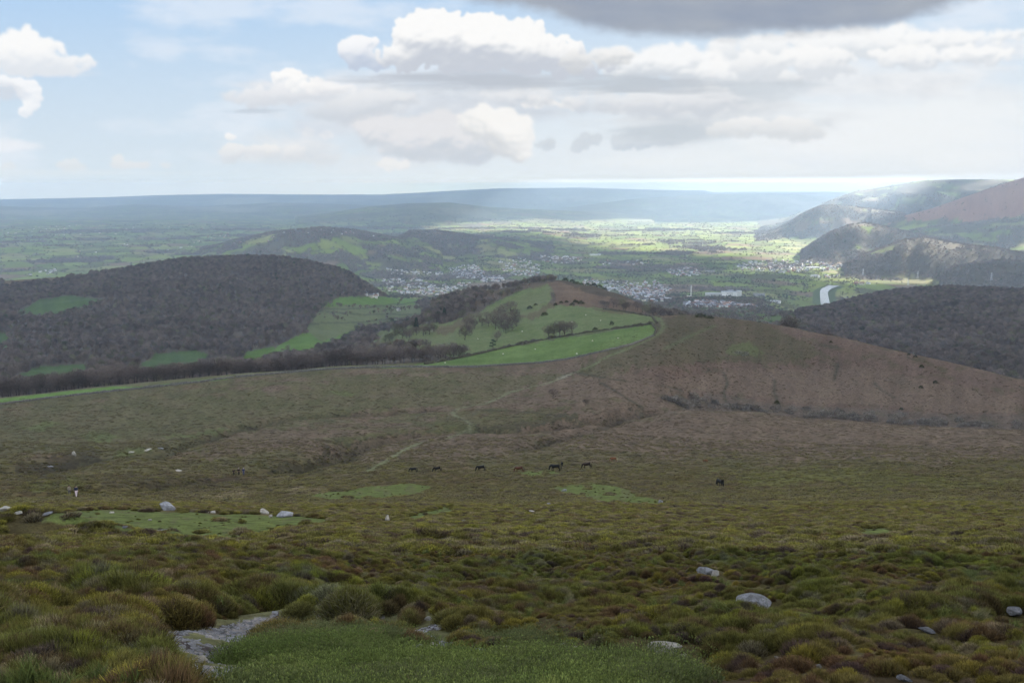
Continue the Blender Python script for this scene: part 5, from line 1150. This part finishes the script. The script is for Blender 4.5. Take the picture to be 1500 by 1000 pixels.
# ---------------------------------------------------------------- figures grown from joints (skin surface)
def skin(name, verts, edges, radii, mat, parent=None, sub=1, root=0):
    me = bpy.data.meshes.new(name); me.from_pydata([tuple(v) for v in verts], edges, []); me.materials.append(mat)
    o = link(name, me, parent); m = o.modifiers.new('skin', 'SKIN'); sv = me.skin_vertices[0]
    for i, r in enumerate(radii): sv.data[i].radius = (r, r) if not isinstance(r, tuple) else r; sv.data[i].use_root = (i == root)
    m.use_smooth_shade = True
    s = o.modifiers.new('smooth', 'SUBSURF'); s.levels = sub; s.render_levels = sub; return o
def flatmat(name, c, rough=.8): return ramp_mat(name, tuple(x * .75 for x in c), tuple(min(1, x * 1.15) for x in c), 6.0, rough)
SKINC = flatmat('skin', (.42, .26, .19), .6)
def person(p, rz, top, legs, hair, label, pose=0, extra=None, group=None, h=1.72, hat=None):
    t = empty('person', p, rz, h / 1.72, label=label, cat='person', group=group)
    st_ = .20 * (1 if pose == 0 else .5); k = {}
    V = [(0, 0, .95), (0, 0, 1.12), (0, .01, 1.32), (0, 0, 1.47), (0, -.02, 1.56), (0, -.03, 1.64), (0, -.035, 1.70)]; E = [(0, 1), (1, 2), (2, 3), (3, 4), (4, 5), (5, 6)]; Rr = [.12, .115, .13, .055, .075, .085, .055]
    def add(v, par, r): V.append(v); E.append((par, len(V) - 1)); Rr.append(r); return len(V) - 1
    for s in (-1, 1):
        hip = add((s * .09, 0, .90), 0, .085); kn = add((s * .10, -.05 + s * st_ * .5, .50), hip, .058); an = add((s * .10, s * st_, .09), kn, .038); add((s * .11, s * st_ - .13, .03), an, .032)
        sh = add((s * .18, 0, 1.40), 2, .055); el_ = add((s * .23, .04, 1.13), sh, .042); wr = add((s * .22, -.10 - .03 * s, .93), el_, .028); pa = add((s * .215, -.14, .87), wr, .030)
        for q_ in range(4): f1 = add((s * (.205 + .0), -.17 + .018 * q_, .84), pa, .010); add((s * .198, -.172 + .018 * q_, .79 + .004 * q_), f1, .008)
        add((s * .185, -.165, .855), pa, .010)
    skin('body', V, E, Rr, SKINC, t)
    # face details
    bm = bmesh.new()
    for s in (-1, 1): bmesh.ops.create_icosphere(bm, subdivisions=1, radius=.012, matrix=Matrix.Translation((s * .032, -.11, 1.635)))
    me = bpy.data.meshes.new('eyes'); bm.to_mesh(me); bm.free(); me.materials.append(M_DARK); link('eyes', me, t)
    skin('jacket', [(0, 0, .90), (0, 0, 1.12), (0, .01, 1.34), (0, 0, 1.45), (-.185, 0, 1.40), (-.235, .04, 1.13), (-.225, -.09, .95), (.185, 0, 1.40), (.235, .04, 1.13), (.225, -.10, .95)],
         [(0, 1), (1, 2), (2, 3), (2, 4), (4, 5), (5, 6), (2, 7), (7, 8), (8, 9)], [.155, .145, .165, .075, .075, .06, .045, .075, .06, .045], top, t)
    skin('trousers', [(0, 0, .95), (-.09, 0, .88), (-.10, -.05 - st_ * .5, .50), (-.10, -st_, .12), (.09, 0, .88), (.10, -.05 + st_ * .5, .50), (.10, st_, .12)], [(0, 1), (1, 2), (2, 3), (0, 4), (4, 5), (5, 6)], [.14, .105, .078, .058, .105, .078, .058], legs, t)
    skin('hat' if hat else 'hair', [(0, .0, 1.66), (0, .0, 1.72), (0, .03, 1.60)], [(0, 1), (0, 2)], [.098, .07, .07], hair, t)
    for s in (-1, 1): skin('boot', [(s * .10, s * st_ + .02, .10), (s * .105, s * st_, .045), (s * .11, s * st_ - .17, .035)], [(0, 1), (1, 2)], [.052, .05, .042], M_DARK, t)
    if extra: skin('backpack', [(0, .20, 1.05), (0, .22, 1.22), (0, .19, 1.40)], [(0, 1), (1, 2)], [.13, .15, .11], extra, t)
    return t
M_DARK = flatmat('black_leather', (.012, .012, .014)); NAVY = flatmat('navy_cloth', (.014, .020, .045)); BLACK = flatmat('black_cloth', (.012, .012, .014)); PINKW = flatmat('pale_pink_cloth', (.62, .52, .56)); KHAKI = flatmat('khaki_cloth', (.27, .24, .18)); GREYC = flatmat('grey_cloth', (.28, .27, .30)); HAIRB = flatmat('brown_hair', (.045, .028, .018)); BLUEC = flatmat('dark_blue_cloth', (.03, .045, .11)); LILAC = flatmat('lilac_grey_hat', (.34, .32, .42)); DGR = flatmat('dark_green_cloth', (.02, .035, .02))
pp = on(112, 728, 120, 260, 0); person(pp, facing(pp) + .4, NAVY, PINKW, HAIRB, 'walker in a navy jacket and pale trousers beside the one in khaki', 0, NAVY)
pp = on(102, 726, 120, 260, 0); person(pp, facing(pp) + 2.6, KHAKI, flatmat('grey_trousers', (.10, .10, .10)), HAIRB, 'walker in a loose khaki coat left of the one in navy', 1, None)
for px, py, tp, lg, hr, lab, ex, sz in [(342.5,696.5,BLACK,BLACK,HAIRB,'walker in black, smallest and leftmost of the three on the moor',None,1.5), (350,696.5,BLACK,BLACK,GREYC,'walker in black with a grey hood between the other two',BLACK,1.72), (357,696.5,BLUEC,BLUEC,LILAC,'walker in dark blue with a pale hat, rightmost of the three',None,1.72)]:
    pp = on(px, py, 180, 420, 0); person(pp, facing(pp) + rt.uniform(-.5, .5), tp, lg, hr, lab, 1, ex, 'three walkers together on the moor', sz, hat=(px > 345))
# ponies
def pony(p, rz, coat, mane, label, graze=True, scl=1.0, turn=0.0):
    t = empty('pony', p, rz, scl, label=label, cat='pony')
    hd = [(.78, .0, 1.00), (.98, turn * .2, .72), (1.08, turn * .35, .42), (1.12, turn * .4, .24), (1.22, turn * .45, .10)] if graze else [(.80, 0, 1.12), (.98, turn * .2, 1.28), (1.10, turn * .3, 1.40), (1.22, turn * .35, 1.34), (1.42, turn * .4, 1.20)]
    V = [(-.62, 0, 1.0), (-.30, 0, .93), (.08, 0, .89), (.45, 0, .96)] + hd; E = [(0, 1), (1, 2), (2, 3), (3, 4), (4, 5), (5, 6), (6, 7), (7, 8)]
    Rr = [(.24, .26), (.27, .31), (.27, .32), (.24, .28), .20, .145, .115, .115, .062]
    def add(v, par, r): V.append(v); E.append((par, len(V) - 1)); Rr.append(r); return len(V) - 1
    for s in (-1, 1):
        o_ = .10 * s
        a = add((.50 + o_ * .3, s * .15, .66), 3, .10); b_ = add((.52 + o_, s * .15, .38), a, .055); c = add((.50 + o_, s * .15, .13), b_, .036); add((.53 + o_, s * .15, .045), c, .050)
        a = add((-.55, s * .16, .72), 0, .135); b_ = add((-.72 - o_ * .6, s * .16, .45), a, .062); c = add((-.66 - o_ * .8, s * .16, .15), b_, .038); add((-.62 - o_ * .8, s * .16, .045), c, .050)
        e = np.array(hd[2 if graze else 3]) + np.array((-.02, s * .08, .12)); add(tuple(e), 6, .028)
    skin('body', V, E, Rr, coat, t, sub=1, root=1)
    n_ = [hd[0], hd[1], hd[2]]; skin('mane', [(n_[0][0] - .12, 0, n_[0][2] + .16), (n_[1][0] + (.05 if graze else -.12), turn * .2, n_[1][2] + (.14 if graze else .10)), (n_[2][0] + (.08 if graze else -.06), turn * .35, n_[2][2] + .13)], [(0, 1), (1, 2)], [.06, .07, .05], mane, t)
    skin('tail', [(-.84, 0, 1.06), (-.94, 0, .85), (-.93, 0, .45), (-.90, 0, .22)], [(0, 1), (1, 2), (2, 3)], [.05, .07, .065, .03], mane, t); return t
COATK = flatmat('black_coat', (.010, .009, .009), .6); COATB = flatmat('bay_coat', (.075, .028, .014), .6); COATD = flatmat('dark_brown_coat', (.020, .012, .009), .6); COATT = flatmat('chestnut_coat', (.16, .065, .03), .6); CREAM = flatmat('cream_hair', (.42, .36, .26))
for px, py, rz, coat, mane, lab, gz, sc_, r_ in [
    (606,692,2.9,COATK,COATK,'black pony grazing, leftmost of the line of ponies',True,.95,0), (641,691,3.3,COATK,COATK,'black pony grazing low, second from the left in the line',True,1.0,0), (705,690,3.1,COATK,COATK,'black pony with its back arched, third from the left in the line',True,1.15,0),
    (761,691.5,3.25,COATB,COATK,'reddish brown pony grazing at the left end of the small green patch',True,1.15,0), (814,690,2.9,COATK,COATK,'largest black pony, at the right end of the small green patch',True,1.4,0), (823,682.5,1.7,COATK,COATK,'small black foal behind the largest pony',True,.85,0),
    (860,686,3.4,COATD,COATD,'dark brown pony grazing right of the foal',True,1.2,0), (899,676,3.0,COATT,CREAM,'chestnut pony with a pale mane farthest up the moor',True,.95,0), (1055,713,2.15,COATK,COATK,'black pony turned half away, alone right of the others',True,1.15,0), (1033,677,.3,COATT,COATT,'tiny chestnut foal far off, right of the other ponies',True,.6,0)]:
    pp = on(px, py, 150, 500, 0.02); pony(pp, rz + facing(pp), coat, mane, lab, gz, sc_, 0.0)
# sheep on the green fields
wool = flatmat('wool', (.62, .58, .50), .95); face = flatmat('sheep_face', (.35, .32, .27))
def sheep_proto():
    t = empty('sheep', (0, 0, 0), 0, 1, label='', cat='sheep'); V = [(-.38, 0, .62), (0, 0, .60), (.36, 0, .62), (.56, 0, .60), (.74, 0, .42)]; E = [(0, 1), (1, 2), (2, 3), (3, 4)]; Rr = [.24, .28, .23, .13, .08]
    for s in (-1, 1):
        for x_ in (-.34, .32): V.append((x_, s * .13, .30)); E.append((0 if x_ < 0 else 2, len(V) - 1)); Rr.append(.06); V.append((x_, s * .13, .03)); E.append((len(V) - 2, len(V) - 1)); Rr.append(.045)
    skin('body', V, E, Rr, wool, t, 1, 1); skin('head', [(.62, 0, .52), (.78, 0, .38)], [(0, 1)], [.09, .065], face, t); return t
shp = sheep_proto(); first = True
SH = [(690,521,'sheep lying near the left part of the bright field'), (737,519,'sheep right of the one near the left part of the bright field'), (652,532,'sheep close to the wall at the left tip of the bright field'), (784,512,'sheep just below the diagonal hedge in the bright field'), (868,500,'sheep in the right half of the bright field'), (845,519,'sheep by the stone wall in the right half of the bright field'), (905,496,'sheep nearest the right-hand end of the bright field'),
      (700,497,'sheep in the pale field below the dense clump'), (858,462,'sheep high in the pale field right of the bush'), (880,470,'sheep in the pale field above the small hawthorn'), (838,472,'sheep in the pale field above the round tree group'), (765,486,'sheep in the middle of the pale field')]
for px, py, lab in SH:
    o = shp if first else shp.copy()
    if not first:
        CO.objects.link(o)
        for ch in shp.children: c = ch.copy(); CO.objects.link(c); c.parent = o
    first = False; o.location = on(px, py, 560, 1400, 0); o.rotation_euler = (0, 0, rt.uniform(0, 6)); o['label'] = lab; o['group'] = 'sheep grazing the green fields'
tick('life')
# ---------------------------------------------------------------- buildings of the valley
def boxes(lst):
    """lst of (cx,cy,z0,sx,sy,sz) -> verts, faces"""
    V = []; Fq = []
    for k, (cx, cy, z0, sx, sy, sz) in enumerate(lst):
        o_ = len(V)
        for z_ in (z0, z0 + sz):
            for a, b_ in ((-1, -1), (1, -1), (1, 1), (-1, 1)): V.append((cx + a * sx / 2, cy + b_ * sy / 2, z_))
        Fq += [(o_, o_ + 3, o_ + 2, o_ + 1), (o_ + 4, o_ + 5, o_ + 6, o_ + 7), (o_, o_ + 1, o_ + 5, o_ + 4), (o_ + 1, o_ + 2, o_ + 6, o_ + 5), (o_ + 2, o_ + 3, o_ + 7, o_ + 6), (o_ + 3, o_, o_ + 4, o_ + 7)]
    return np.array(V, float), np.array(Fq)
def gable(L, W, h, rh, ov=.4, z0=0):
    V = [(-L/2-ov, -W/2-ov, h-.1), (L/2+ov, -W/2-ov, h-.1), (L/2+ov, W/2+ov, h-.1), (-L/2-ov, W/2+ov, h-.1), (-L/2-ov, 0, h+rh), (L/2+ov, 0, h+rh)]
    return np.array(V, float), [np.array([(0, 1, 5, 4), (2, 3, 4, 5)]), np.array([(1, 2, 5), (3, 0, 4)])]
def glz(name, c): return flatmat(name, c, .7)
WHITE = glz('white_render', (.64, .62, .59)); CREAMW = glz('cream_render', (.50, .45, .37)); BRICK = glz('red_brick', (.34, .17, .12)); GREYW = glz('grey_render', (.42, .41, .40)); SLATE = glz('slate', (.13, .135, .15)); TILE = glz('brown_tile', (.26, .16, .12)); SLATEL = glz('pale_slate', (.36, .37, .40)); GLASS = bpy.data.materials.new('window_glass'); GLASS.use_nodes = True
gb = GLASS.node_tree.nodes['Principled BSDF']; gb.inputs['Base Color'].default_value = (.03, .035, .04, 1); gb.inputs['Roughness'].default_value = .15
WALLM = {}; ROOFM = {}; WINM = None
def house_parts(L=10, W=7.5, h=5.4, rh=2.6):
    v, f = boxes([(0, 0, -1.2, L, W, h + 1.2)]); gv = np.array([(-L/2, -W/2, h), (-L/2, W/2, h), (-L/2, 0, h + rh - .3), (L/2, -W/2, h), (L/2, W/2, h), (L/2, 0, h + rh - .3)])
    wv = np.concatenate([v, gv]); wf = [f, np.array([(8, 10, 9), (11, 12, 13)])]
    rv, rf = gable(L, W, h, rh); ch = boxes([(L * .38, 0, h + rh - 1.2, .9, .9, 2.2)])
    wn = []
    for x_ in (-L * .3, 0, L * .3):
        for z_ in (.9, 3.3):
            if x_ == 0 and z_ < 1: continue
            for s in (-1, 1): wn.append((x_, s * (W / 2 + .01), z_, 1.2, .08, 1.2))
    wn += [(0, -(W / 2 + .01), 0, 1.0, .09, 2.1)]
    return (wv, wf), (rv, rf), ch, boxes(wn)
HP = house_parts(); HV = [house_parts(8, 7, 5.2, 2.4), house_parts(14, 7.5, 5.4, 2.6), house_parts(10, 8, 3.0, 2.4), HP]
def hmesh(nm, g, mat): return mesh_np(nm, g[0], g[1], mat)
HM = []
for gset in HV:
    HM.append(dict(wall={m.name: hmesh('walls', gset[0], m) for m in (WHITE, CREAMW, BRICK, GREYW)}, roof={m.name: hmesh('roof', gset[1], m) for m in (SLATE, TILE, SLATEL)}, chim=hmesh('chimney', gset[2], BRICK), win=hmesh('windows', gset[3], GLASS)))
def put_house(p, rz, kind, wm_, rm_, label, group=None, name='house', s=1.0, detail=False):
    if detail:
        t = empty(name, p, rz, s, label=label, cat='house', group=group); h_ = HM[kind]; link('wall', h_['wall'][wm_.name], t); rf = link('roof', h_['roof'][rm_.name], t); link('chimney', h_['chim'], rf); link('windows', h_['win'], t); return t
    w_ = link(name, HM[kind]['wall'][wm_.name], None, label=label, cat='house', group=group); w_.location = p; w_.rotation_euler = (0, 0, rz); w_.scale = (s, s, s); link('roof', HM[kind]['roof'][rm_.name], w_); return w_
CLUST = [ # polygon, count, pale share, label, individuals, rmin
 ([(655,394),(672,388),(700,390),(712,400),(700,408),(668,408)], 150, .9, 'white house in the bright block of rooftops left of the knoll top', 60),
 ([(700,406),(735,404),(738,412),(706,414)], 50, .95, 'white house at the foot of the bright block just above the wooded slope', 20),
 ([(730,382),(765,378),(790,388),(790,404),(745,406),(734,392)], 110, .8, 'pale house in the scattered rooftops above the knoll', 30),
 ([(785,374),(850,376),(852,386),(800,386)], 70, .8, 'pale house in the row along the far edge of the town', 15),
 ([(566,394),(592,396),(648,400),(646,406),(600,402),(566,402)], 45, .95, 'white house in the thin row beyond the left hill', 20),
 ([(560,410),(610,408),(640,420),(652,430),(600,432),(570,428)], 110, .85, 'white house in the valley town just right of the left hill', 30),
 ([(612,424),(650,418),(690,414),(660,432),(620,434)], 60, .8, 'pale house by the wooded flank of the valley town', 10),
 ([(852,408),(900,412),(960,412),(985,424),(975,436),(930,436),(880,428),(855,418)], 230, .65, 'house among the crowded grey roofs behind the knoll', 25),
 ([(905,424),(960,426),(985,440),(960,444),(915,436)], 90, .6, 'house in the grey terraces under the trees behind the knoll', 10),
 ([(975,392),(1020,392),(1028,402),(1005,406),(978,402)], 90, .6, 'sunlit pinkish house in the small lit estate', 20),
 ([(1072,384),(1130,382),(1200,384),(1235,388),(1225,396),(1150,400),(1085,396)], 260, .6, 'sunlit house in the long lit estate on the plain', 25),
 ([(1000,446),(1030,442),(1070,444),(1105,452),(1108,464),(1060,464),(1005,456)], 230, .5, 'house in the grey estate below the hospital', 25),
 ([(0,430),(0,430),(1,431)], 0, 0, '', 0), ([(36,400),(60,398),(84,394),(82,401),(40,404)], 16, .95, 'white house of the hamlet beyond the left hill', 8),
 ([(535,432),(556,432),(556,437),(538,438)], 5, 1, 'white farmhouse in the wood at the right foot of the left hill', 3), ([(880,380),(960,384),(940,392),(880,390)], 20, .7, 'house scattered on the plain behind the town', 2), ([(1180,404),(1230,402),(1225,408),(1185,408)], 16, .7, 'house by the lit field left of the river', 4),
 ([(300,340),(620,330),(620,345),(300,352)], 40, .5, '', 0), ([(0,330),(300,326),(300,340),(0,350)], 50, .5, '', 0), ([(700,325),(1100,320),(1100,345),(700,350)], 50, .6, '', 0), ([(100,360),(420,345),(420,356),(100,380)], 20, .6, '', 0)]
rh_ = np.random.default_rng(31); SV = []; SF = []; SM = []; off = 0; SMATS = [WHITE, CREAMW, BRICK, GREYW, SLATE, TILE, SLATEL]
for poly, n, pale, lab, nind in [c[:5] for c in CLUST]:
    if n == 0: continue
    P = np.array(poly, float); got = 0; tries = 0; ang0 = rh_.uniform(0, 3)
    while got < n and tries < n * 30:
        tries += 1; px = rh_.uniform(P[:, 0].min(), P[:, 0].max()); py = rh_.uniform(P[:, 1].min(), P[:, 1].max())
        if not inpoly(np.array([px]), np.array([py]), poly)[0]: continue
        if fbm(np.array([px / 9.]), np.array([py / 3.]), 2, 66)[0] < -.35: continue
        x, y = pick(px, py, 1500 if n == 5 else 2600, 16000); p = (x, y, float(hgt(x, y)) + EYE); kind = int(rh_.choice([0, 1, 2, 3], p=[.25, .35, .15, .25])); u = rh_.uniform()
        if got < nind and lab.startswith(('white', 'pale')): u = 0.0
        wm_ = WHITE if u < pale * .75 else (CREAMW if u < pale else (BRICK if rh_.uniform() < .6 else GREYW)); rm_ = (SLATE, TILE, SLATEL)[int(rh_.choice([0, 1, 2], p=[.45, .2, .35]))]
        rz = ang0 + rh_.choice([0, pi / 2]) + rh_.normal(0, .25); s = rh_.uniform(.95, 1.35) * (.9 if math.hypot(x, y) < 6000 else .95)
        if got < nind: put_house(p, rz, kind, wm_, rm_, lab, lab.replace('house', 'houses').split(',')[0], s=s)
        else:
            cz, sz_ = cos(rz), sin(rz); gset = HV[kind]
            for (v, fl), mt in ((gset[0], wm_), (gset[1], rm_)):
                v2 = np.asarray(v) * s; q2 = np.stack([v2[:, 0] * cz - v2[:, 1] * sz_ + p[0], v2[:, 0] * sz_ + v2[:, 1] * cz + p[1], v2[:, 2] + p[2]], -1); SV.append(q2)
                for f in (fl if isinstance(fl, list) else [fl]): SF.append((f + off)); SM.append(np.full(len(f), SMATS.index(mt)))
                off += len(q2)
        got += 1
f4 = [f for f in SF if f.shape[1] == 4]; f3 = [f for f in SF if f.shape[1] == 3]
m4 = [m for f, m in zip(SF, SM) if f.shape[1] == 4]; m3 = [m for f, m in zip(SF, SM) if f.shape[1] == 3]
link('town_houses', mesh_np('town_houses', np.concatenate(SV), [np.concatenate(f4), np.concatenate(f3)], SMATS, midx=np.concatenate(m4 + m3)), None, kind='stuff', label='mass of small houses and roofs making up the valley town')
def bpart(name, lst, mat, parent): v, f = boxes(lst); return link(name, mesh_np(name, v, f, mat), parent)
def wins(L, h, y, n, rows, s0=1.4): return [(-L / 2 + L * (i + .5) / n, y, 1.2 + r_ * 3.4, L / n * .55, .1, s0) for i in range(n) for r_ in range(rows)]
# hospital-like white complex
p = on(1068, 434, 3000, 6000); t = empty('hospital', p, facing(p) + .15, 1.0, label='large white multi-storey hospital standing above the grey estate', cat='building')
v = [(0, 0, -2, 62, 30, 21), (-62, 8, -2, 62, 26, 14), (38, -6, -2, 18, 28, 25), (-14, -20, -2, 34, 14, 10)]; bpart('wall', v, WHITE, t); bpart('roof', [(0, 0, 19, 63, 31, 1.2), (-62, 8, 12, 63, 27, 1.2), (38, -6, 23, 19, 29, 1.2), (6, 2, 20.2, 22, 12, 5)], SLATEL, t)
bpart('windows', wins(26, 18, -15.1, 9, 5) + [(x_ - 62, y_ - 0 , z_, a, b_, c) for (x_, y_, z_, a, b_, c) in wins(60, 12, -5.1, 16, 3)] + [(x_ + 38, y_, z_, a, b_, c) for (x_, y_, z_, a, b_, c) in wins(17, 18, -20.1, 4, 6)], GLASS, t)
p = on(1112, 434, 3000, 6000); t = empty('ward_block', p, facing(p), 1.0, label='lower grey block right of the white hospital', cat='building'); bpart('wall', [(0, 0, -2, 48, 18, 14)], GREYW, t); bpart('roof', [(0, 0, 12, 49, 19, 1)], SLATE, t); bpart('windows', wins(46, 10, -9.1, 12, 3), GLASS, t)
p = on(1012, 436, 3000, 6000); t = empty('tower', p, facing(p), 1.0, label='tall thin white tower rising from dark trees left of the hospital', cat='tower')
v, f = tube([(0, 0, -2), (0, 0, 20), (0, 0, 44)], [2.0, 1.8, 1.5], 12); link('shaft', mesh_np('shaft', v, f, WHITE), t); v, f = tube([(0, 0, 43.8), (0, 0, 45.5), (0, 0, 49)], [2.0, 1.8, .2], 12); link('cap', mesh_np('cap', v, f, GREYW), t); bpart('base', [(-9, 0, -2, 14, 12, 9)], WHITE, t)
for px, py, L, W, h, mat, lab in [(1136,411+32,36,16,6,WHITE,'long white shed in the meadow left of the river'), (728,409,60,22,8,WHITE,'long white warehouse at the front of the bright town block'), (684,403,48,20,8,SLATEL,'pale flat warehouse roof in the bright town block'), (935,432,52,24,7,SLATEL,'pale grey warehouse behind the knoll'), (895,424,60,22,7,SLATEL,'wide grey-roofed depot left of the pale grey warehouse'), (1190,393,70,24,7,WHITE,'long sunlit white shed at the edge of the lit estate'), (1194,405,40,18,6,WHITE,'sunlit white shed near the field left of the river'), (872,374,70,26,8,WHITE,'white industrial shed alone on the far side of the town'), (1040,398,46,18,6,GREYW,'grey shed between the two lit estates')]:
    p = on(px, py, 2600, 9000); t = empty('warehouse', p, facing(p) + rt.uniform(-.3, .3), 1, label=lab, cat='warehouse'); bpart('wall', [(0, 0, -2, L, W, h + 2)], mat if mat is not SLATEL else GREYW, t)
    rv, rf = gable(L, W, h, 2.6, .5); link('roof', mesh_np('roof', rv, rf, SLATEL if mat is not GREYW else SLATE), t); bpart('door', [(L * .25, -W / 2 - .06, 0, 5, .12, 4.5)], SLATE, t)
p = on(1262, 417, 3000, 7000); put_house(p, facing(p), 1, CREAMW, TILE, 'farmhouse with a brown roof in the sunlit field right of the river', s=1.7, detail=True)
p = on(1254, 416, 3000, 7000); put_house(p, facing(p) + .5, 3, BRICK, TILE, 'red brick barn left of the sunlit farmhouse', s=1.6, detail=True, name='barn')
p = on(1272, 416, 3000, 7000); put_house(p, facing(p) - .4, 2, WHITE, SLATEL, 'white outbuilding right of the sunlit farmhouse', s=1.6, detail=True)
for px, py, rz, lab in [(372,508,.4,'pale farmhouse hidden among bare trees at the foot of the left hill'), (379,506,-.6,'stone cottage right of the pale farmhouse among the trees'), (97*6+2,455,.2,'white farmhouse in the small valley fields')]:
    p = on(px, py, 900, 3600, 1.0); put_house(p, facing(p) + rz, 3, CREAMW if px == 372 else (GREYW if px == 379 else WHITE), SLATE, lab, detail=True, s=.8)
# pylons
steel = flatmat('galvanised_steel', (.50, .51, .52), .5)
def pylon_mesh(h=36):
    prt = []; lv = [0, 8, 16, 23, 29, h]; wd_ = [3.6, 2.8, 2.0, 1.3, 1.0, .25]
    for a, b_ in ((-1, -1), (1, -1), (1, 1), (-1, 1)): prt.append(tube([(a * w_, b_ * w_, z_) for z_, w_ in zip(lv, wd_)], [.28] * 6, 4))
    for k in range(5):
        for (a, b_), (c, d) in (((-1, -1), (1, -1)), ((1, -1), (1, 1)), ((1, 1), (-1, 1)), ((-1, 1), (-1, -1))):
            prt.append(tube([(a * wd_[k], b_ * wd_[k], lv[k]), (c * wd_[k + 1], d * wd_[k + 1], lv[k + 1])], [.16, .16], 4)); prt.append(tube([(c * wd_[k], d * wd_[k], lv[k]), (a * wd_[k + 1], b_ * wd_[k + 1], lv[k + 1])], [.16, .16], 4))
    arms = []
    for z_, L in ((22, 6.5), (27, 7.8), (32, 5.5)): arms.append(tube([(-L, 0, z_ + .6), (0, 0, z_ + 1.6), (L, 0, z_ + .6)], [.14, .3, .14], 4)); arms.append(tube([(-L, 0, z_ + .5), (0, 0, z_), (L, 0, z_ + .5)], [.14, .26, .14], 4))
    return join(prt), join(arms)
pm = pylon_mesh(); pm = (mesh_np('mast', *pm[0], steel), mesh_np('cross_arms', *pm[1], steel))
for px, py, lab in [(1344,408,'lattice pylon in front of the dark wooded hill, second from the left'), (1452,411,'lattice pylon farthest right above the dark wood'), (1330,418,'lattice pylon at the left end of the bright field strip'), (1264,404,'lattice pylon farthest left, among the sunlit trees')]:
    p = on(px, py, 3200, 8000); t = empty('electricity_pylon', p, facing(p) + .3, 1, label=lab, cat='pylon', group='electricity pylons along the valley'); link('mast', pm[0], t); link('cross_arms', pm[1], t)
tick('houses')
